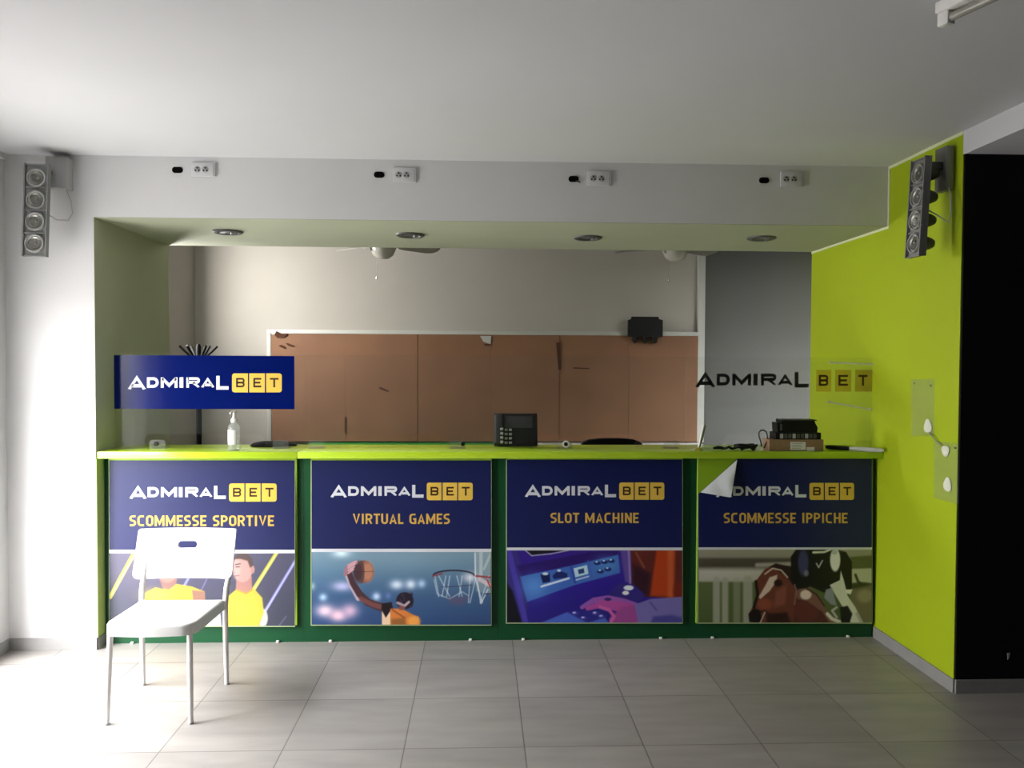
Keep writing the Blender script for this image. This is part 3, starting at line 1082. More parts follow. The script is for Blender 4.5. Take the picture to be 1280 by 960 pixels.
for i, s_ in enumerate(sheets):
    (l, r_, tp, bt, lx0, lx1, lyc, txt, hx0, hx1, hy0, hy1, sy0, sy1, bow) = s_

    def place(px, py, off, tp=tp, bt=bt, bow=bow):
        v = min(max((py - tp) / (bt - tp), 0), 1)
        return onY(px, py, YP - off - bow * math.sin(PI * v) ** 2)
    base = onY((l + r_) / 2, bt, YP)
    ps = empty('poster', base, looks[i], 'poster', 'navy posters on the counter front')
    # the sheet, bowed a little away from its board
    rows = 20
    cut = None
    if i == 3:
        cut = ((921.5, 574.0), (873.0, 617.5))      # fold line of the peeled corner
    mb = MB()
    for k in range(rows):
        ya, yb = tp + (bt - tp) * k / rows, tp + (bt - tp) * (k + 1) / rows
        la = lb = l
        if cut:
            def edge(y):
                if y >= cut[1][1]:
                    return l
                return l + (cut[0][0] - l) * (cut[1][1] - y) / (cut[1][1] - cut[0][1])
            la, lb = min(edge(ya), cut[0][0]), edge(yb)
            if ya < cut[1][1] < yb:
                mb.add([place(la, ya, 0), place(r_, ya, 0), place(r_, yb, 0), place(l, yb, 0), place(l, cut[1][1], 0)], [[0, 1, 2, 3, 4]])
                continue
        mb.add([place(la, ya, 0), place(r_, ya, 0), place(r_, yb, 0), place(lb, yb, 0)], [[0, 1, 2, 3]], 0, True)
    wbuild(mb, 'printed_sheet', M['navy'], ps)
    logo(ps, place, lx0, lx1, lyc)
    headline(ps, place, txt, hx0, hx1, hy0, hy1)
    mb = MB()
    mb.add([place(l, sy1, 0.0006), place(r_, sy1, 0.0006), place(r_, sy0, 0.0006), place(l, sy0, 0.0006)], [[0, 1, 2, 3]])
    o = wbuild(mb, 'white_stripe', M['ink_white'], ps)
    picture(ps, arts[i](), place, l + 0.5, sy1 - 0.2, r_ - 0.5, bt - 0.8)
    mb = MB()
    ex = 1.1
    for (a, b, c, d) in ((l - ex, bt - 0.6, r_, bt + 0.5), (l - ex if i else l - 0.5, tp if i != 3 else 618, l, bt), (r_, tp, r_ + 0.4, bt)):
        for k in range(8):
            y0_, y1_ = b + (d - b) * k / 8, b + (d - b) * (k + 1) / 8
            mb.add([place(a, y1_, 0.0002), place(c, y1_, 0.0002), place(c, y0_, 0.0002), place(a, y0_, 0.0002)], [[0, 1, 2, 3]])
    wbuild(mb, 'pale_edge', M['edgewhite'], ps)
    if cut:
        # the corner folded back over the sheet, showing its white paper back
        fa, fb, tip = Vector((921.5, 574.5)), Vector((875.5, 615.5)), Vector((914.0, 622.0))
        n, mmax = 14, 10
        grid = []
        for a in range(n + 1):
            t_ = a / n
            base2 = fa.lerp(fb, t_)
            row = []
            for bq in range(mmax + 1):
                s2 = bq / mmax
                # toward the tip, the flap narrows to nothing at both ends of the fold
                reach = tip - base2
                end = base2 + reach * (1 - abs(2 * t_ - 1) ** 2.2) if False else (fa.lerp(tip, t_ / 0.55) if t_ < 0.55 else tip.lerp(fb, (t_ - 0.55) / 0.45))
                q = base2.lerp(end, s2)
                lift = 0.004 + 0.030 * math.sin(PI * 0.5 * s2) * math.sin(PI * min(max(t_, 0.02), 0.98)) + 0.004 * math.sin(t_ * 17) * s2
                row.append(onY(q.x, q.y, YP - lift))
            grid.append(row)
        mb = MB()
        vs = [p for row in grid for p in row]
        W_ = mmax + 1
        mb.add(vs, [[a * W_ + b, a * W_ + b + 1, (a + 1) * W_ + b + 1, (a + 1) * W_ + b] for a in range(n) for b in range(mmax)], 0, True)
        o = wbuild(mb, 'peeled_corner', M['paperback'], ps)
        o['label'] = 'white paper back of the peeled corner'

# ---------------------------------------------------------------- acrylic screens on the countertop
YG = 4.70
zt = onY(640, 445, YG).z
scr_px = [143.5, 382, 620, 858, 1095.5]
open_px = [(180, 332), (427, 560), (668, 795), (905, 1000)]
scr_lab = ['clear acrylic counter screen carrying the navy sign, above the football poster', 'clear acrylic counter screen above the basketball poster',
           'clear acrylic counter screen above the slot machine poster, in front of the phone', 'clear acrylic counter screen with see-through lettering, beside the lime wall']
for i in range(4):
    xa, xb = onY(scr_px[i], 500, YG).x + 0.001, onY(scr_px[i + 1], 500, YG).x - 0.001
    oa, ob = onY(open_px[i][0], 550, YG).x, onY(open_px[i][1], 550, YG).x
    zo = onY(open_px[i][0], 542.5, YG).z
    z0 = CT1 + 0.0005
    scn = empty('counter_screen', ((xa + xb) / 2, YG, CT1), scr_lab[i], 'screen', 'clear acrylic screens on the counter')
    rr = 0.045
    outline = [(xa, z0), (oa, z0), (oa, zo - rr)] + arc(oa + rr, zo - rr, rr, rr, 180, 90, 6) + arc(ob - rr, zo - rr, rr, rr, 90, 0, 6) + [(ob, z0), (xb, z0), (xb, zt), (xa, zt)]
    mb = MB()
    mb.prism(outline, lambda p: Vector((p[0], YG, p[1])), lambda p: Vector((p[0], YG + 0.005, p[1])), 0, 1)
    wbuild(mb, 'clear_panel', [M['acrylic'], M['acrylic_edge']], scn)
    feet = {0: [196, 350], 1: [395, 572], 2: [706, 840], 3: [1015, 1080]}[i]
    for fx in feet:
        x = onY(fx, 555, YG).x
        mb = MB()
        pl = rrect(-0.045, 0, 0.045, 0.05, 0.018, (0, 0, 1, 1))
        mb.prism([(x + p[0], z0 + p[1]) for p in pl], lambda p: Vector((p[0], YG + 0.006, p[1])), lambda p: Vector((p[0], YG + 0.012, p[1])))
        mb.box(x - 0.045, x + 0.045, YG + 0.012, YG + 0.075, z0, z0 + 0.006)
        ft = wbuild(mb, 'foot_bracket', M['plate'], scn)
        if fx in (196, 572, 706):
            mb = MB()
            dx = 0.03 if fx == 572 else (-0.005 if fx == 196 else 0.006)
            mb.lathe([(0.0, -0.004), (0.011, -0.004), (0.013, 0.0), (0.013, 0.0055)], 16, 0, 'Y', (x + dx, YG - 0.0015, z0 + 0.028))
            wbuild(mb, 'screw_cap', M['dark'], ft)
            if fx != 706:
                continue
            mb = MB()
            mb.lathe([(0.014, -0.002), (0.021, -0.002), (0.021, 0.0012), (0.014, 0.0012)], 18, 0, 'Y', (x + dx, YG - 0.0013, z0 + 0.028))
            wbuild(mb, 'washer', M['white_plastic'], ft)

# navy sign stuck on the first screen
def on_screen(px, py, off):
    return onY(px, py, YG - 0.001 - off)


sg = empty('screen_sign', onY(255, 511, YG), 'bright navy sign stuck on the left acrylic screen, above the sanitizer bottle', 'sign')
a, b = on_screen(143, 511, 0), on_screen(368, 445, 0)
mb = MB().box(a.x, b.x, YG - 0.0022, YG - 0.0006, a.z, b.z)
wbuild(mb, 'printed_film', M['signnavy'], sg)
logo(sg, lambda px, py, off: onY(px, py, YG - 0.0024 - off), 159.5, 352.2, 478.6)

# see-through lettering on the last screen
cs = empty('screen_sign', onY(980, 508, YG), 'see-through sign with black lettering and amber tiles, right end of screens', 'sign')
a, b = on_screen(866, 510, 0), on_screen(1094, 453, 0)
mb = MB().box(a.x, b.x, YG - 0.0018, YG - 0.0010, a.z, b.z)
wbuild(mb, 'clear_film', M['film'], cs)
mb = MB()
k = (1010.7 - 868.7) / (766 - 145)
fmr = lambda p: onY(868.7 + (p[0] - 145) * k, 475.0 + (p[1] - 288.5) * k, YG - 0.0022)
for (ch, a0, b0, y0, y1, t_) in LOGO:
    put_glyph(mb, ch, a0, b0, y0, y1, t_, fmr)
wbuild(mb, 'black_lettering', M['ink_dark'], cs)
for j, (x0, x1) in enumerate(((1020, 1039), (1043.5, 1064), (1068.5, 1093.5))):
    a, b = onY(x0, 489.5, YG), onY(x1, 462.5, YG)
    mb = MB().box(a.x, b.x, YG - 0.0026, YG - 0.0018, a.z, b.z)
    tl = wbuild(mb, 'amber_tile', M['yfilm'], cs)
    mb = MB()
    lx = ((1023.5, 1035.5), (1048, 1060), (1073, 1084.5))[j]
    put_glyph(mb, 'BET'[j], lx[0], lx[1], 482.3, 468.6, 0.19, lambda p: onY(p[0], p[1], YG - 0.0032))
    wbuild(mb, 'letter', M['ink_brown'], tl)
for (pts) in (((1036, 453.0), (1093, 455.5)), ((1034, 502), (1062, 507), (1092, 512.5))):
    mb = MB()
    mb.tube([onY(px, py, YG - 0.0072) for (px, py) in pts], 0.005, n=6)  # white tubes stand in for light caught on the film edges
    o = wbuild(mb, 'edge_glint', M['label'], cs)
    o['label'] = 'glint on the film edge as a white strip'

# ---------------------------------------------------------------- chair
def build_chair():
    loc = Vector((-1.456, 3.80, 0))
    ch = empty('chair', loc, 'white plastic chair with slotted backrest standing on the grey tiles', 'chair')
    sw, zs = 0.20, 0.445

    # seat: rounded slab with a deep rim, slightly bowed front edge
    def seat_outline(inset, n=8):
        pts = []
        x0, x1 = -sw + inset, sw - inset
        yf, ybk = -0.235 + inset, 0.195 - inset
        rf = 0.07
        pts += [(x0 - 0.004, ybk)]
        c = arc(x0 + rf, yf + rf + 0.012, rf, rf, 180, 262, n)
        pts += c
        e = arc(x1 - rf, yf + rf + 0.012, rf, rf, 278, 360, n)
        mid = [(x0 + rf + (x1 - x0 - 2 * rf) * k / 7, yf + 0.012 - 0.012 * math.sin(PI * k / 7)) for k in range(1, 7)]
        pts += mid + e + [(x1 + 0.004, ybk)]
        return pts

    def ztop(y, lo=0.0):
        return zs + (-0.010 * (y + 0.2) / 0.4) - lo
    mb = MB()
    rings = [(0.0, 0.052), (0.0, 0.012), (0.004, 0.004), (0.012, 0.0)]
    nP = len(seat_outline(0))
    vs, fs = [], []
    for (ins, lo) in rings:
        vs += [(x, y, ztop(y, lo)) for (x, y) in seat_outline(ins)]
    for k in range(len(rings) - 1):
        for j in range(nP):
            fs.append([k * nP + j, k * nP + (j + 1) % nP, (k + 1) * nP + (j + 1) % nP, (k + 1) * nP + j])
    # dished top
    cx = [(x * 0.7, y * 0.7 - 0.01, ztop(y, 0.006)) for (x, y) in seat_outline(0.012)]
    b0 = len(vs)
    vs += cx
    for j in range(nP):
        fs.append([3 * nP + j, 3 * nP + (j + 1) % nP, b0 + (j + 1) % nP, b0 + j])
    fs.append([b0 + j for j in range(nP)])
    # inside of the rim
    b1 = len(vs)
    vs += [(x, y, ztop(y, 0.052)) for (x, y) in seat_outline(0.006)]
    b2 = len(vs)
    vs += [(x, y, ztop(y, 0.014)) for (x, y) in seat_outline(0.010)]
    for j in range(nP):
        fs.append([j, b1 + j, b1 + (j + 1) % nP, (j + 1) % nP])
        fs.append([b1 + j, b2 + j, b2 + (j + 1) % nP, b1 + (j + 1) % nP])
    fs.append([b2 + j for j in range(nP)][::-1])
    mb.add(vs, fs, 0, True)
    mb.build('seat', M['white_plastic'], ch)

    # backrest: curved panel with a slot
    W2, zb, zt2 = 0.243, 0.525, 0.757
    nx, nz = 48, 22

    def bpt(u, v, side):       # u -1..1, v 0..1
        x = u * W2 - 0.016
        z = zb + (zt2 - zb) * v
        y = 0.232 + 0.085 * v + 0.028 * (1 - u * u) + (0.010 if side else -0.004)
        return (x, y, z)

    def inside(u, v):
        x, z = u * W2, zb + (zt2 - zb) * v
        # rounded bottom corners, slightly narrowing top
        rr_ = 0.035
        if z < zb + rr_ and abs(x) > W2 - rr_:
            if (abs(x) - (W2 - rr_)) ** 2 + (z - (zb + rr_)) ** 2 > rr_ ** 2:
                return False
        return True
    # outline with hole, made by a bmesh grid warped to the outline
    mb = MB()
    hz0, hz1, hw = 0.662, 0.696, 0.048

    def row_half(z):
        rr_ = 0.03
        if z < zb + rr_:
            return W2 - rr_ + math.sqrt(max(rr_ ** 2 - (zb + rr_ - z) ** 2, 0))
        rt_ = 0.008
        if z > zt2 - rt_:
            return W2 - rt_ + math.sqrt(max(rt_ ** 2 - (z - zt2 + rt_) ** 2, 0))
        return W2
    zr = [zb + 0.03 * (1 - math.cos(PI / 2 * k / 6)) for k in range(7)]
    zr += [zb + 0.03 + (hz0 - zb - 0.03) * k / 5 for k in range(1, 6)]
    zr += [hz0 + (hz1 - hz0) * (1 - math.cos(PI * k / 8)) / 2 for k in range(1, 9)]
    zr += [hz1 + (zt2 - 0.008 - hz1) * k / 4 for k in range(1, 5)]
    zr += [zt2 - 0.004, zt2 - 0.0015, zt2]

    def hole_half(z):
        if z <= hz0 or z >= hz1:
            return 0.0
        rh = (hz1 - hz0) / 2
        return hw - rh + math.sqrt(max(rh ** 2 - (z - (hz0 + rh)) ** 2, 0))

    def P3(x, z, side):
        u, v = x / W2, (z - zb) / (zt2 - zb)
        return bpt(u, v, side)
    cols = 12
    for side_sgn in (-1, 1):
        for k in range(len(zr) - 1):
            za, zc = zr[k], zr[k + 1]
            ia = hole_half(za) if hz0 < za < hz1 else (hw - (hz1 - hz0) / 2 if (abs(za - hz0) < 1e-9 and zc > hz0 + 1e-9) or (abs(za - hz1) < 1e-9 and False) else 0.0)
            ic = hole_half(zc) if hz0 < zc < hz1 else (hw - (hz1 - hz0) / 2 if abs(zc - hz1) < 1e-9 else 0.0)
            for j in range(cols):
                xa0 = ia + (row_half(za) - ia) * j / cols
                xa1 = ia + (row_half(za) - ia) * (j + 1) / cols
                xc0 = ic + (row_half(zc) - ic) * j / cols
                xc1 = ic + (row_half(zc) - ic) * (j + 1) / cols
                for sd in (0, 1):
                    mb.add([P3(side_sgn * xa0, za, sd), P3(side_sgn * xa1, za, sd), P3(side_sgn * xc1, zc, sd), P3(side_sgn * xc0, zc, sd)], [[0, 1, 2, 3]], 0, True)
            mb.add([P3(side_sgn * row_half(za), za, 0), P3(side_sgn * row_half(zc), zc, 0), P3(side_sgn * row_half(zc), zc, 1), P3(side_sgn * row_half(za), za, 1)], [[0, 1, 2, 3]], 0, True)
            if ia > 0 or ic > 0:
                if hz0 - 1e-9 <= za and zc <= hz1 + 1e-9:
                    mb.add([P3(side_sgn * ia, za, 0), P3(side_sgn * ic, zc, 0), P3(side_sgn * ic, zc, 1), P3(side_sgn * ia, za, 1)], [[0, 1, 2, 3]], 0, True)
    for zz, hw_ in ((zt2, W2 - 0.008), (zb, W2 - 0.03)):
        for j in range(24):
            xa_, xb_ = -hw_ + 2 * hw_ * j / 24, -hw_ + 2 * hw_ * (j + 1) / 24
            mb.add([P3(xa_, zz, 0), P3(xb_, zz, 0), P3(xb_, zz, 1), P3(xa_, zz, 1)], [[0, 1, 2, 3]])
    for zz in (hz0, hz1):
        h2 = hw - (hz1 - hz0) / 2
        mb.add([P3(-h2, zz, 0), P3(h2, zz, 0), P3(h2, zz, 1), P3(-h2, zz, 1)], [[0, 1, 2, 3]])
    mb.build('backrest', M['white_plastic'], ch)
    # legs
    for sx in (-1, 1):
        mb = MB().tube([(sx * 0.182, -0.212, 0.0), (sx * 0.178, -0.205, 0.20), (sx * 0.172, -0.192, 0.425)], 0.0125, n=14, radii=[0.0105, 0.0125, 0.0125])
        lg = mb.build('leg', M['white_metal'], ch)
        mb = MB().tube([(sx * 0.182, -0.212, 0.0), (sx * 0.182, -0.212, 0.008)], 0.0118, n=14)
        mb.build('foot_cap', M['grey_plastic'], lg)
        mb = MB().tube([(sx * 0.204, 0.226, 0.0), (sx * 0.203, 0.214, 0.2), (sx * 0.203, 0.208, 0.40), (sx * 0.205, 0.222, 0.48), (sx * 0.208, 0.252, 0.54), (sx * 0.209, 0.285, 0.62), (sx * 0.209, 0.312, 0.70)],
                       0.0125, n=14, radii=[0.0105, 0.0125, 0.0135, 0.0135, 0.0125, 0.011, 0.009])
        mb.tube([(sx * 0.203, 0.208, 0.41), (sx * 0.19, 0.185, 0.415)], 0.012, n=10)
        lg = mb.build('leg', M['white_metal'], ch)
        mb = MB().tube([(sx * 0.204, 0.226, 0.0), (sx * 0.204, 0.226, 0.008)], 0.0118, n=14)
        mb.build('foot_cap', M['grey_plastic'], lg)
    return ch


build_chair()

# ---------------------------------------------------------------- things on the bulkhead
downs = [(285, 289), (513, 293), (735, 296.5), (952, 297)]
side_words = ['leftmost of the four, near the white pier', 'second from the left, above the left fan', 'third from the left', 'rightmost, nearest the lime wall']
first = None
for k, (px, py) in enumerate(downs):
    p = onZ(px, py, SZ)
    if first is None:
        d = empty('downlight', p, '', 'ceiling light')
        MB().lathe([(0.058, -0.001), (0.062, -0.012), (0.078, -0.014), (0.088, -0.008), (0.09, 0.0)], 32).build('trim_ring', M['fixture_dark'], d)
        mb = MB().lathe([(0.0, -0.007), (0.03, -0.006), (0.059, -0.001)], 28)
        mb.build('lamp_glass', M['lens'], d)
        mb = MB().box(-0.05, 0.05, -0.004, 0.004, -0.012, -0.005, bev=0.002).tube([(0.03, 0.03, -0.006), (0.02, 0.0, -0.016), (0.03, -0.03, -0.006)], 0.003, n=8)
        mb.build('lamp_holder', M['chrome'], d)
        first = d
    else:
        d = copy_tree(first)
        d.location = p
    tag(d, 'round recessed downlight under the bulkhead, ' + side_words[k], 'ceiling light', 'downlights under the bulkhead')

outs = [((222, 212.5), (240, 270.5, 203.5, 221)), ((474, 218.5), (491.5, 521, 210, 228)), ((717, 223.8), (734, 764.5, 214.5, 232.5)), ((955, 225.5), (975, 1004, 215, 233.5))]
place_w = ['above the navy sign', 'left of centre', 'right of centre', 'nearest the lime wall']
for k, ((hx, hy), (x0, x1, y0, y1)) in enumerate(outs):
    c = onY(hx, hy, YL)
    h = empty('cable_hole', c, 'small black oval cable hole in white bulkhead, the one ' + place_w[k], 'cable hole', 'cable holes on the bulkhead')
    pl = rrect(-0.029, -0.0165, 0.029, 0.0165, 0.0155)
    MB().prism(pl, lambda p: Vector((p[0], -0.004, p[1])), lambda p: Vector((p[0], 0, p[1]))).build('grommet', M['darker'], h)
    if k == 2:
        MB().tube([(0.012, -0.004, -0.008), (0.026, -0.012, -0.016), (0.034, -0.010, -0.021), (0.030, -0.006, -0.012)], 0.003, n=8).build('cable_stub', M['dark'], h)
    a, b = onY(x0, y1, YL), onY(x1, y0, YL)
    cx, cz, hw, hh = (a.x + b.x) / 2, (a.z + b.z) / 2, (b.x - a.x) / 2, (b.z - a.z) / 2
    s = empty('wall_socket', (cx, YL, cz), 'pale double socket plate on white bulkhead, the one ' + place_w[k], 'socket', 'socket plates on the bulkhead')
    MB().box(-hw, hw, -0.010, 0, -hh, hh, bev=0.003).build('cover_plate', M['socket'], s)
    MB().box(hw * 0.74, hw * 0.98, -0.0125, -0.009, -hh * 0.92, hh * 0.92, bev=0.001, seg=1).build('end_module', M['grey_plastic'], s)
    for dx in (-hw * 0.52, hw * 0.14):
        mb = MB()
        f_ = MB().lathe([(0.0, -0.0112), (0.0165, -0.0112), (0.019, -0.0095)], 20, 0, 'Y', (dx, 0, 0)).build('socket_outlet', M['grey_plastic'], s)
        for (qx, qz) in ((-0.009, -0.006), (0.009, -0.006), (0.0, 0.008)):
            mb.lathe([(0.0, -0.0125), (0.0048, -0.0125), (0.0048, -0.011)], 10, 0, 'Y', (dx + qx, 0, qz))
        mb.build('pin_hole', M['dark'], f_)

# ---------------------------------------------------------------- four-lamp spotlight bars
def spot_bar(loc, rz, label, tilt, mount, cable):
    s = empty('spotlight_bar', loc, label, 'spotlight', None, rz)
    # local: lamps look to -Y, the bar hangs down from its top at z = 0
    H, Wd = 0.485, 0.118

    def tl(p):
        return Vector((p[0] + tilt[0] * p[2], p[1] + tilt[1] * p[2], p[2]))
    mb = MB()
    mb.box(-Wd / 2, Wd / 2, -0.006, 0.0, -H, 0)
    mb.box(-Wd / 2, -Wd / 2 + 0.006, -0.022, 0.016, -H, 0.0)
    mb.box(Wd / 2 - 0.006, Wd / 2, -0.022, 0.016, -H, 0.0)
    for k in range(5):
        z = -0.005 - k * (H - 0.008) / 4
        mb.box(-Wd / 2, Wd / 2, -0.016, 0.004, z - 0.003, z + 0.003)
    mb.v = [tl(p) for p in mb.v]
    mb.build('frame', M['fixture'], s)
    for k in range(4):
        cz = -0.075 - k * 0.114
        lp = MB().lathe([(0.040, -0.012), (0.042, -0.022), (0.046, -0.022), (0.049, -0.014), (0.049, -0.006)], 26, 0, 'Y', (0, 0, cz))
        lp.v = [tl(p) for p in lp.v]
        o = lp.build('lamp_ring', M['ringmetal'], s)
        gp_ = MB().lathe([(0.0, -0.007), (0.041, -0.0075), (0.041, -0.006)], 22, 0, 'Y', (0, 0, cz))
        gp_.v = [tl(p) for p in gp_.v]
        gp_.build('lamp_cup', M['darkgrey'], o)
        g = MB().lathe([(0.0, -0.009), (0.016, -0.010), (0.026, -0.012), (0.033, -0.0155), (0.035, -0.012)], 22, 0, 'Y', (0, 0, cz))
        g.lathe([(0.0, -0.02), (0.007, -0.018), (0.010, -0.008)], 12, 0, 'Y', (0.004, 0, cz + 0.004))
        g.v = [tl(p) for p in g.v]
        g.build('reflector', M['steel'], o)
        cn = MB().lathe([(0.040, 0.0), (0.040, 0.03), (0.030, 0.065), (0.020, 0.085), (0.0, 0.088)], 18, 0, 'Y', (0, 0, cz))
        cn.v = [tl(p) for p in cn.v]
        cn.build('lamp_can', M['fixture_dark'], s)
    mount(s)
    c = MB().tube(cable, 0.0035, n=8)
    c.build('cable', M['grey_plastic'], s)
    return s


def mount_left(s):
    # a box on the ceiling-wall corner with an arm to the bar
    MB().box(-0.005, 0.105, 0.10, 0.185, -0.10, 0.068, bev=0.004).build('mounting_box', M['mountgrey'], s)
    MB().box(-0.03, 0.03, 0.0, 0.11, -0.035, -0.012, bev=0.002, seg=1).build('arm', M['fixture_dark'], s)


pl_ = onY(47.5, 205, 4.35)
spot_bar((pl_.x, 4.35, pl_.z), math.radians(6), 'grey four-lamp spotlight bar on the white pier at far left', (0.030, 0.02), mount_left,
         [(0.03, 0.0, -0.25), (0.07, 0.05, -0.28), (0.115, 0.08, -0.275), (0.135, 0.09, -0.235), (0.125, 0.10, -0.17), (0.10, 0.12, -0.12), (0.09, 0.13, -0.09)])


def mount_right(s):
    MB().box(-0.04, 0.05, 0.095, 0.135, -0.16, 0.055, bev=0.003).build('mounting_box', M['fixture'], s)
    MB().box(-0.025, 0.025, 0.0, 0.10, -0.055, -0.02, bev=0.002, seg=1).build('arm', M['fixture_dark'], s)


pr = onX(1152.5, 198, GX - 0.15)
spot_bar((pr.x, pr.y, pr.z), math.radians(-86), 'grey four-lamp spotlight bar on the lime wall, lamps turned aside', (0.0, 0.05), mount_right,
         [(0.03, 0.0, -0.25), (0.06, 0.05, -0.29), (0.09, 0.085, -0.33), (0.10, 0.09, -0.27), (0.08, 0.10, -0.2), (0.05, 0.11, -0.15)])

# ---------------------------------------------------------------- clear plates on the lime wall
def wall_plate(quad, blobs, label, screws):
    c = onX(sum(q[0] for q in quad) / 4, sum(q[1] for q in quad) / 4, GX)
    o = empty('wall_plate', (GX, c.y, c.z), label, 'wall plate', 'clear plates on the lime wall')
    mb = MB()
    P = [onX(q[0], q[1], GX - 0.001) for q in quad]
    vs = P + [p + Vector((-0.004, 0, 0)) for p in P]
    mb.add(vs, [[0, 1, 2, 3], [7, 6, 5, 4]] + [[i, (i + 1) % 4, 4 + (i + 1) % 4, 4 + i] for i in range(4)])
    wbuild(mb, 'clear_plate', M['plate'], o)
    for (bx, by, rx, ry) in blobs:
        q = onX(bx, by, GX - 0.0052)
        ky = onX(bx + 1, by, q.x).y - q.y
        rw, rh = abs(rx * ky), abs(onX(bx, by + ry, q.x).z - q.z)
        mb = MB()
        ring = []
        for j in range(20):
            a = 2 * PI * j / 20
            wob = 1 + 0.10 * math.sin(3 * a + bx)
            ring.append((q.x, q.y + rw * wob * math.cos(a), q.z + rh * wob * math.sin(a)))
        mid = [(q.x - 0.006, q.y + (p[1] - q.y) * 0.7, q.z + (p[2] - q.z) * 0.7) for p in ring]
        mb.add(ring + mid, [[j, (j + 1) % 20, 20 + (j + 1) % 20, 20 + j] for j in range(20)] + [[20 + j for j in range(20)]], 0, True)
        o2 = wbuild(mb, 'filler_patch', M['residue'], o)
        o2['label'] = 'off-white filler patch'
    for (sx, sy) in screws:
        q = onX(sx, sy, GX - 0.005)
        mb = MB().lathe([(0.0, -0.003), (0.005, -0.002), (0.006, 0.0)], 12, 0, 'X', q)
        wbuild(mb, 'screw', M['chrome'], o)
    return o


wall_plate([(1139.5, 474), (1168, 474), (1168.5, 545), (1140, 545)], [(1159.5, 533, 4.8, 8.5)], 'upper clear plastic plate on the lime wall, one white patch at its foot', [(1143, 479), (1163.5, 482)])
wall_plate([(1168, 551), (1198, 555), (1198, 630), (1168, 622)], [(1181.5, 563.5, 4.8, 6.8), (1184, 606, 4.8, 9)], 'lower clear plastic plate on the lime wall, with two white patches', [(1194, 560)])
mb = MB().tube([onX(px, py, GX - d) for (px, py, d) in ((1161, 541, 0.010), (1165, 545, 0.016), (1170, 551, 0.012), (1176, 557, 0.011))], 0.003, n=8)
o = mb.build('wire_stub', M['fixture'])
tag(o, 'short grey wire between the two clear plates on the lime wall', 'wire')
# tiny pale chip on the black wall
q = onY(1260.5, 820.5, GY - 0.012)
o = MB().prism([(-0.007, 0.016), (0.006, 0.018), (0.003, -0.004), (-0.004, -0.016)], lambda p: Vector((p[0], 0, p[1])), lambda p: Vector((p[0], -0.003, p[1]))).build('paint_chip', M['grey_plastic'])
o.location = q
tag(o, 'tiny grey chip low on the black wall', 'chip')

# ---------------------------------------------------------------- tube light on the ceiling
p0, p1 = onZ(1176, 16, CZ - 0.03), onZ(1214, -2, CZ - 0.03)
dr = (p1 - p0)
dr.z = 0
dr.normalize()
tl_ = empty('tube_light', (p0.x, p0.y, CZ - 0.003), 'white tube light batten on the ceiling, upper right corner', 'ceiling light', None, math.atan2(dr.y, dr.x))
MB().box(0, 1.25, -0.025, 0.025, -0.035, 0, bev=0.003).build('batten', M['white_plastic'], tl_)
for xx in (0.0, 1.21):
    MB().box(xx, xx + 0.04, -0.016, 0.016, -0.075, -0.034, bev=0.004).build('lamp_holder', M['white_plastic'], tl_)
MB().tube([(0.04, 0, -0.055), (1.21, 0, -0.055)], 0.013, n=14).build('tube', M['globe'], tl_)

# ---------------------------------------------------------------- back room
YBD2 = YW - 0.045
bx0, bx1 = onY(339, 480, YBD2).x, onY(872, 480, YBD2).x
bz1, bz0 = onY(605, 418.5, YBD2).z, onY(605, 552, YBD2).z
brd = empty('wall_board', ((bx0 + bx1) / 2, YW, bz0), 'long brown hardboard panel board fixed along the back wall', 'board')
seams = [339, 432, 522, 614, 699, 786, 872]
for k in range(6):
    xa, xb = onY(seams[k], 480, YBD2).x, onY(seams[k + 1], 480, YBD2).x
    mb = MB().box(xa + 0.0002, xb - 0.0002, YBD2 - 0.003 * (k % 2), YW - 0.002, bz0, bz1, bev=0.0015, seg=1)
    wbuild(mb, 'board_panel', M['board'], brd)
mb = MB()
mb.box(bx0 - 0.035, bx1 + 0.02, YBD2 - 0.008, YW - 0.001, bz1, bz1 + 0.036, bev=0.003)
wbuild(mb, 'top_trunking', M['trunking'], brd)['label'] = 'white cable trunking along the top'
mb = MB().box(bx0 - 0.035, bx0 - 0.001, YBD2 - 0.004, YW - 0.001, bz0, bz1, bev=0.003)
wbuild(mb, 'side_trunking', M['trunking'], brd)['label'] = 'white cable trunking along the left side'


def flake(poly, off, mt, lab):
    mb = MB()
    mb.prism(poly, lambda p: onY(p[0], p[1], YBD2 - off), lambda p: onY(p[0], p[1], YBD2 - off - 0.004))
    o = wbuild(mb, 'torn_patch', mt, brd)
    o['label'] = lab


flake([(343, 418), (346, 414), (352, 417), (360, 417), (355, 422), (346, 422)], 0.010, M['torn'], 'dark torn patch')
flake([(348, 432), (352, 431), (357, 434), (356, 436), (351, 434)], 0.004, M['torn'], 'dark torn patch')
flake([(357, 429), (360, 429), (368, 432), (366, 434), (360, 432)], 0.004, M['torn'], 'dark torn patch')
flake([(339, 416), (342, 412), (345, 414), (343, 418), (340, 418)], 0.012, M['label'], 'white paper scrap')
flake([(473, 485), (476, 483.5), (487, 489), (485, 490), (476, 487)], 0.004, M['torn'], 'dark scuff')
flake([(600, 420), (614, 420), (613, 430), (604, 427)], 0.006, M['trunking'], 'grey tape scrap')
flake([(605, 430), (613, 430), (612, 432.5), (606, 432)], 0.006, M['torn'], 'dark torn patch')
flake([(695, 428), (700, 428), (701, 462), (698, 462)], 0.004, M['torn'], 'dark crack between panels')
flake([(716, 459), (737, 460), (736, 461.5), (717, 460.7)], 0.004, M['torn'], 'thin dark scratch')
flake([(430.8, 520), (432.5, 522), (432.5, 543), (430.5, 540)], 0.005, M['torn'], 'dark gap between panels')

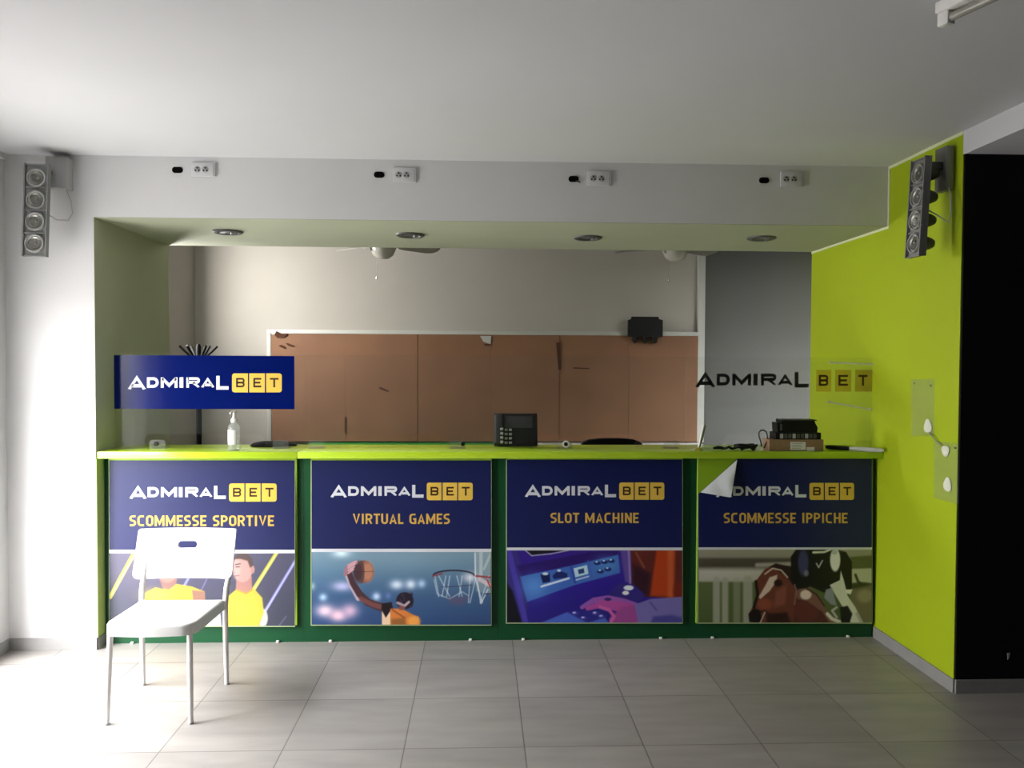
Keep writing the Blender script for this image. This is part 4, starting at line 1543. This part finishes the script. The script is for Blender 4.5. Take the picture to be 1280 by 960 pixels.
# power block with three plugs above the board
q0, q1 = onY(785.5, 421, YW - 0.10), onY(828.5, 396, YW - 0.10)
pb_ = empty('power_block', ((q0.x + q1.x) / 2, YW - 0.06, q0.z), 'black power block with three stubby plugs, above the brown board', 'power block')
hw, hh = (q1.x - q0.x) / 2, (q1.z - q0.z)
pl = [(-hw, 0), (hw, 0), (hw, hh - 0.03), (hw - 0.035, hh - 0.02), (hw - 0.04, hh), (-hw + 0.03, hh), (-hw + 0.025, hh - 0.02), (-hw, hh - 0.03)]
MB().prism(pl, lambda p: Vector((p[0], -0.045, p[1])), lambda p: Vector((p[0], 0.0, p[1]))).build('case', M['dark'], pb_)
for dx in (-0.09, 0.0, 0.085):
    MB().tube([(dx, -0.02, 0.002), (dx, -0.02, -0.025), (dx + 0.008, -0.02, -0.055)], 0.02, n=12, radii=[0.027, 0.025, 0.014]).build('plug', M['dark'], pb_)

# low cabinets against the back wall
xg0, xg1, xg2 = onY(384, 555, YW - 0.2).x, onY(617, 555, YW - 0.2).x, gp.x - 0.04
for (xa, xb, mt, lab) in ((xg0, xg1 - 0.003, 'cabinetgreen', 'green low cabinet against the back wall below the brown board'),
                          (xg1 + 0.003, xg2, 'cabinetwhite', 'pale grey low cabinet against the back wall right of the green one')):
    o = empty('low_cabinet', ((xa + xb) / 2, YW - 0.18, 0), lab, 'cabinet', 'low cabinets by the back wall')
    wbuild(MB().box(xa, xb, YW - 0.20, YW - 0.05, 0, 0.87), 'body', M[mt], o)
    wbuild(MB().box(xa, xb, YW - 0.215, YW - 0.046, 0.87, 0.895, bev=0.002, seg=1), 'cabinet_top', M[mt], o)

# coat rack
cr0 = onY(248.5, 500, 6.2)
cr = empty('coat_rack', (cr0.x, 6.2, 0), 'black coat rack with radiating hooks behind the navy sign', 'coat rack')
ztop_ = onY(248.5, 430, 6.2).z
MB().tube([(0, 0, 0.03), (0, 0, ztop_ - 0.14), (0, 0, ztop_ - 0.12), (0, 0, ztop_ - 0.02), (0, 0, ztop_)], 0.019, n=16, radii=[0.02, 0.02, 0.018, 0.018, 0.010]).build('pole', M['matteblack'], cr)
for k in range(6):
    a = math.radians(12 + 60 * k)
    dx, dy = math.cos(a), math.sin(a)
    MB().tube([(dx * 0.016, dy * 0.016, ztop_ - 0.14), (dx * 0.05, dy * 0.05, ztop_ - 0.10), (dx * 0.10, dy * 0.10, ztop_ - 0.052), (dx * 0.135, dy * 0.135, ztop_ - 0.015)], 0.009, n=10).build('hook', M['matteblack'], cr)
for k in range(4):
    a = math.radians(45 + 90 * k)
    dx, dy = math.cos(a), math.sin(a)
    MB().tube([(dx * 0.012, dy * 0.012, 0.14), (dx * 0.12, dy * 0.12, 0.05), (dx * 0.24, dy * 0.24, 0.014)], 0.013, n=10).build('base_leg', M['matteblack'], cr)

# office chair whose back shows over the countertop
q = onY(765, 548, 5.35)
oc = empty('office_chair', (q.x, 5.27, 0), 'black office chair, only its rounded top showing over the countertop', 'chair')
zt_ = q.z
bkp = [(0.0, zt_ - 0.5), (0.17, zt_ - 0.48), (0.205, zt_ - 0.3), (0.212, zt_ - 0.055), (0.19, zt_ - 0.025), (0.15, zt_ - 0.008), (0.06, zt_)]
bkp = bkp + [(-x, z) for (x, z) in bkp[::-1] if x > 0]
mb = MB()
mb.prism(bkp, lambda p: Vector((p[0], 0.05 + 0.10 * (abs(p[0])) ** 2, p[1])), lambda p: Vector((p[0], 0.11 + 0.10 * (abs(p[0])) ** 2, p[1])))
mb.build('backrest', M['fabric'], oc)
MB().box(-0.23, 0.23, 0.0 + 0.10, 0.55, 0.44, 0.52, bev=0.03, seg=3).build('seat', M['fabric'], oc)
MB().tube([(0, 0.085, zt_ - 0.42), (0, 0.06, 0.5), (0, 0.12, 0.43), (0, 0.3, 0.42)], 0.02, n=10).build('back_bracket', M['dark'], oc)
MB().tube([(0, 0.3, 0.08), (0, 0.3, 0.44)], 0.028, n=14).build('gas_column', M['dark'], oc)
for k in range(5):
    a = math.radians(90 + 72 * k)
    p = (math.cos(a) * 0.28, 0.3 + math.sin(a) * 0.28)
    lg = MB().tube([(0, 0.3, 0.10), (p[0], p[1], 0.072)], 0.02, n=10, radii=[0.025, 0.016]).build('base_leg', M['dark'], oc)
    MB().lathe([(0.0, -0.02), (0.026, -0.02), (0.028, 0.0), (0.026, 0.02), (0.0, 0.02)], 16, 0, 'X', (p[0], p[1], 0.028)).tube([(p[0], p[1], 0.028), (p[0], p[1], 0.075)], 0.008, n=8).build('castor', M['dark'], lg)

# ceiling fans
def fan(hub_px, hub_py, angles, label):
    YF = 6.35
    c = onY(hub_px, hub_py, YF)          # lowest point of the bowl
    o = empty('ceiling_fan', (c.x, YF, c.z), label, 'ceiling fan', 'ceiling fans in the back room')
    MB().lathe([(0.0, 0.0), (0.045, 0.006), (0.078, 0.03), (0.098, 0.075), (0.1, 0.09), (0.0, 0.09)], 28).build('light_bowl', M['globe'], o)
    MB().lathe([(0.106, 0.088), (0.112, 0.10), (0.12, 0.14), (0.10, 0.175), (0.05, 0.19), (0.0, 0.19)], 28).build('motor_housing', M['fan'], o)
    MB().tube([(0, 0, 0.185), (0, 0, BCZ - c.z - 0.03)], 0.013, n=12).build('drop_rod', M['fan'], o)
    MB().lathe([(0.02, BCZ - c.z - 0.07), (0.06, BCZ - c.z - 0.02), (0.065, BCZ - c.z)], 20).build('canopy', M['fan'], o)
    MB().tube([(-0.085, -0.045, 0.06), (-0.098, -0.052, 0.085), (-0.092, -0.05, 0.10)], 0.008, n=8).build('bowl_clip', M['chrome'], o)
    MB().tube([(-0.05, 0, 0.012), (-0.05, 0, -0.13)], 0.0012, n=6).lathe([(0, -0.16), (0.006, -0.155), (0.006, -0.135), (0, -0.13)], 10, 0, 'Z', (-0.05, 0, 0)).build('pull_chain', M['chrome'], o)
    for a in angles:
        R_ = Matrix.Rotation(math.radians(a), 3, 'Z')
        T_ = Matrix.Rotation(math.radians(-13), 3, 'X')
        mb = MB()
        out = [(0.17, -0.045), (0.24, -0.062), (0.46, -0.072), (0.515, -0.055), (0.53, 0.0), (0.515, 0.055), (0.46, 0.072), (0.24, 0.062), (0.17, 0.045)]
        mb.prism(out, lambda p: R_ @ (T_ @ Vector((p[0], p[1], 0.004)) + Vector((0, 0, 0.115))), lambda p: R_ @ (T_ @ Vector((p[0], p[1], -0.004)) + Vector((0, 0, 0.115))))
        b = mb.build('blade', M['fan_blade'], o)
        mb = MB()
        mb.tube([R_ @ Vector((0.09, 0, 0.13)), R_ @ Vector((0.14, 0, 0.112)), R_ @ Vector((0.22, 0, 0.108))], 0.012, n=8)
        mb.build('blade_iron', M['fan'], b)
    return o


fan(479, 324, (40, 140, 220, 320), 'pale ceiling fan with bowl light hanging left, above brown board')
fan(844, 327, (40, 140, 220, 320), 'pale ceiling fan with bowl light hanging right, near the grey wall')

# ---------------------------------------------------------------- things on the countertop
# sanitizer bottle
q = onZ(291, 563.5, CT1)
bo = empty('sanitizer_bottle', (q.x, 4.625, CT1), 'clear pump bottle of sanitizer with white label, on the lime countertop', 'bottle')
MB().lathe([(0.0, 0.0), (0.031, 0.0), (0.034, 0.005), (0.034, 0.125), (0.031, 0.14), (0.018, 0.152), (0.014, 0.156), (0.014, 0.166)], 28).build('body', M['bottle'], bo)
MB().lathe([(0.0, 0.004), (0.0295, 0.004), (0.0315, 0.008), (0.0315, 0.07), (0.0, 0.07)], 24).build('gel', M['film'], bo)
mb = MB()
vs, fs = [], []
for j in range(15):
    a = math.radians(200 + 100 * j / 14)
    for z in (0.035, 0.118):
        vs.append((0.0347 * math.cos(a), 0.0347 * math.sin(a), z))
for j in range(14):
    fs.append([2 * j, 2 * j + 2, 2 * j + 3, 2 * j + 1])
mb.add(vs, fs, 0, True).build('paper_label', M['label'], bo)
MB().lathe([(0.0165, 0.158), (0.0175, 0.16), (0.0175, 0.178), (0.010, 0.184), (0.007, 0.2), (0.007, 0.212), (0.015, 0.214), (0.015, 0.222), (0.0, 0.226)], 20).tube([(0, 0, 0.217), (-0.008, -0.02, 0.217), (-0.012, -0.034, 0.212)], 0.005, n=8).build('pump', M['white_plastic'], bo)

# desk phone behind the third screen
a, b = onY(617.5, 559, 4.84), onY(672, 517, 4.84)
ph = empty('desk_phone', ((a.x + b.x) / 2, 4.82, CT1), 'black desk phone with pale keys standing behind the acrylic screen', 'phone')
hw, hh = (b.x - a.x) / 2, b.z - CT1
lean = Matrix.Rotation(math.radians(-16), 3, 'X')


def ph_box(x0, x1, y0, y1, z0, z1, bev=0.004):
    mb = MB().box(x0, x1, y0, y1, z0, z1, bev=bev)
    mb.v = [lean @ p for p in mb.v]
    zmin = min(p.z for p in mb.v)
    return mb


hz = hh / math.cos(math.radians(16))
ph_box(-hw, hw, 0.0, 0.035, 0.01, hz).shift((0, 0, 0)).build('body', M['dark'], ph)
MB().box(-hw * 0.8, hw * 0.8, 0.02, 0.10, 0.0, 0.012, bev=0.003).build('stand', M['dark'], ph)
ph_box(-hw + 0.004, -hw + 0.05, -0.028, 0.002, 0.02, hz - 0.01, 0.010).build('handset', M['darkgrey'], ph)
ph_box(-hw + 0.065, hw - 0.03, -0.003, 0.001, hz * 0.56, hz - 0.02, 0.001).build('display', M['darkgrey'], ph)
for r_ in range(4):
    for c_ in range(3):
        x = -hw + 0.046 + 0.026 * c_ - 0.012
        z = 0.018 + 0.026 * r_
        ph_box(x + 0.012 - 0.009, x + 0.012 + 0.009, -0.034 if c_ == 0 else -0.008, 0.001, z, z + 0.014, 0.002).build('key', M['keycap'], ph)

# dark bag on the counter's back edge
q = onY(343, 557, 4.93)
bg_ = MB()
n1, n2 = 24, 8
vs, fs = [], []
for j in range(n2 + 1):
    for i_ in range(n1):
        a = 2 * PI * i_ / n1
        ph_ = PI / 2 * j / n2
        wob = 1 + 0.08 * math.sin(3 * a + 1) + 0.06 * math.sin(5 * a + j)
        vs.append((0.135 * math.cos(a) * math.cos(ph_) * wob, 0.07 * math.sin(a) * math.cos(ph_) * wob, 0.03 * math.sin(ph_) * (1 + 0.35 * math.sin(2 * a) * math.cos(ph_))))
for j in range(n2):
    for i_ in range(n1):
        fs.append([j * n1 + i_, j * n1 + (i_ + 1) % n1, (j + 1) * n1 + (i_ + 1) % n1, (j + 1) * n1 + i_])
bg_.add(vs, fs + [list(range(n1))[::-1]], 0, True)
o = bg_.build('bag', M['fabric'])
o.location = (q.x, 4.86, CT1 + 0.0005)
tag(o, 'flat dark crumpled bag lying behind the sanitizer bottle', 'bag')

# metal rod leaning in a brass base
q = onZ(873.5, 563, CT1)
rod = empty('pen_stand', (q.x, q.y, CT1), 'silver pen leaning in a small brass base on the countertop', 'pen stand')
MB().lathe([(0.0, 0.0), (0.022, 0.0), (0.024, 0.004), (0.015, 0.012), (0.008, 0.02), (0.0, 0.02)], 20).build('base', M['brass'], rod)
d_ = onY(881, 532, q.y) - q
MB().tube([(0.0, 0, 0.014), (d_.x * 0.45, 0.004, 0.07), (d_.x, 0.008, d_.z)], 0.009, n=12, radii=[0.007, 0.010, 0.011]).build('pen', M['steel'], rod)

# cardboard box, devices on it
q0, q1 = onZ(962, 566, CT1), onZ(1029, 566, CT1)
yb_ = 4.585
bxw0, bxw1 = onY(961.5, 560, yb_).x, onY(1029.5, 560, yb_).x
zb_ = onY(995, 549.5, yb_).z
YGb = YG
box = empty('cardboard_box', ((bxw0 + bxw1) / 2, yb_ + 0.05, CT1), 'flat brown cardboard box with white labels on the countertop', 'box')
wbuild(MB().box(bxw0, bxw1, yb_, yb_ + 0.105, CT1 + 0.0005, zb_, bev=0.0015, seg=1), 'carton', M['card'], box)
a, b = onY(988, 562.5, yb_), onY(1007, 552.5, yb_)
wbuild(MB().box(a.x, b.x, yb_ - 0.0008, yb_, a.z, b.z), 'paper_label', M['label'], box)
a, b = onY(1008, 563.5, yb_), onY(1018, 559, yb_)
wbuild(MB().box(a.x, b.x, yb_ - 0.0008, yb_, a.z, b.z), 'paper_label', M['label'], box)
mb = MB()
for k in range(4):
    zz = 553.8 + k * 2.2
    a, b = onY(989.5, zz + 0.9, yb_), onY(1003 - 2 * (k % 2), zz, yb_)
    mb.box(a.x, b.x, yb_ - 0.0012, yb_ - 0.0007, a.z, b.z)
wbuild(mb, 'printed_lines', M['grey_plastic'], box)
xa, xb = onY(969.5, 546, yb_).x, onY(1027, 546, yb_).x
z1_ = onY(995, 541, yb_).z
dv = empty('network_switch', ((xa + xb) / 2, yb_ + 0.05, zb_), 'flat black network switch with grey ports, on the cardboard box', 'network switch')
wbuild(MB().box(xa, xb, yb_ + 0.006, yb_ + 0.10, zb_ + 0.001, z1_, bev=0.002, seg=1), 'case', M['dark'], dv)
n = 9
for k in range(n):
    x0_ = xa + 0.028 + k * (xb - xa - 0.05) / n
    wbuild(MB().box(x0_, x0_ + 0.018, yb_ + 0.003, yb_ + 0.0065, zb_ + 0.006, z1_ - 0.006), 'port', M['fixture_dark' if k % 3 else 'grey_plastic'], dv)
xa, xb = onY(973, 535, yb_).x, onY(1022.5, 535, yb_).x
z2_ = onY(995, 526, yb_).z
rt_ = empty('router', ((xa + xb) / 2, yb_ + 0.05, z1_), 'black finned router box on top of the flat network switch', 'router')
pl = [(xa, z1_ + 0.0005), (xb, z1_ + 0.0005), (xb + 0.004, z1_ + 0.03), (xb - 0.012, z2_ - 0.012), (xb - 0.016, z2_), (xa + 0.02, z2_), (xa + 0.022, z2_ - 0.012), (xa - 0.004, z2_ - 0.014)]
mb = MB().prism(pl, lambda p: Vector((p[0], yb_ + 0.012, p[1])), lambda p: Vector((p[0], yb_ + 0.095, p[1])))
wbuild(mb, 'case', M['dark'], rt_)
wbuild(MB().box(xa + 0.015, xa + 0.025, yb_ + 0.008, yb_ + 0.0125, z1_ + 0.012, z2_ - 0.02), 'status_strip', M['fixture_dark'], rt_)
wbuild(MB().box(xa + 0.02, xb - 0.006, yb_ + 0.0, yb_ + 0.10, z2_, z2_ + 0.006, bev=0.002, seg=1), 'lid', M['darkgrey'], rt_)

# black cable bundle with a standing loop
pts = []
yc_ = 4.60
for k in range(60):
    a = k / 59
    pts.append((onY(898 + 52 * a, 556, yc_).x, yc_ + 0.025 + 0.018 * math.sin(a * 21), CT1 + 0.016 + 0.012 * math.sin(a * 26 + 1) * (0.3 + a * 0.7)))
mb = MB().tube(pts, 0.0075, n=8)
pts = []
for k in range(70):
    a = k / 69
    ang = a * 2 * PI * 3
    cxp = onY(931, 556, yc_).x
    pts.append((cxp + 0.055 * math.cos(ang) + 0.01 * a, yc_ + 0.03 + 0.022 * math.sin(ang), CT1 + 0.012 + 0.007 * (1 + math.sin(ang * 0.5 + k * 0.3)) + 0.01 * a))
mb.tube(pts, 0.0075, n=8)
q = onY(893, 557, yc_)
mb.tube([(q.x, yc_ + 0.02, CT1 + 0.014), (q.x + 0.03, yc_ + 0.02, CT1 + 0.018), (q.x + 0.07, yc_ + 0.025, CT1 + 0.012)], 0.009, n=8, radii=[0.006, 0.010, 0.007])
cb = wbuild(mb, 'cable_bundle', M['dark'])
tag(cb, 'black cable bundle with a standing loop, left of the cardboard box', 'cable')
lp = [onY(px, py, yc_ + 0.03) for (px, py) in ((955, 560), (958.5, 552), (959.5, 545), (958, 540), (954.5, 537.5), (951, 538), (948.5, 541), (949, 546), (951, 552), (952, 558))]
mb = MB().tube(lp, 0.0042, n=8)
o = mb.build('cable_loop', M['dark'], cb)

# black and clear tube lying at the right end
p = [onZ(1031, 560.5, CT1 + 0.014), onZ(1064, 561.0, CT1 + 0.014)]
pa_ = Vector((onY(1032, 558, 4.69).x, 4.69, CT1 + 0.0135))
pc_ = Vector((onY(1111, 566, 4.50).x - 0.03, 4.50, CT1 + 0.0135))
pm_ = pa_.lerp(pc_, 0.42)
st = empty('wrapped_stick', (pm_.x, pm_.y, CT1), 'thin stick, black then clear-wrapped, lying at the countertop right end', 'stick')
wbuild(MB().tube([pa_, pa_.lerp(pm_, 0.15), pa_.lerp(pm_, 0.9), pm_], 0.012, n=14, radii=[0.009, 0.013, 0.013, 0.011]), 'black_sleeve', M['dark'], st)
wbuild(MB().tube([pm_, pm_.lerp(pc_, 0.1), pm_.lerp(pc_, 0.55), pm_.lerp(pc_, 0.9), pc_], 0.012, n=14, radii=[0.010, 0.012, 0.013, 0.012, 0.006]), 'clear_sleeve', M['socket'], st)
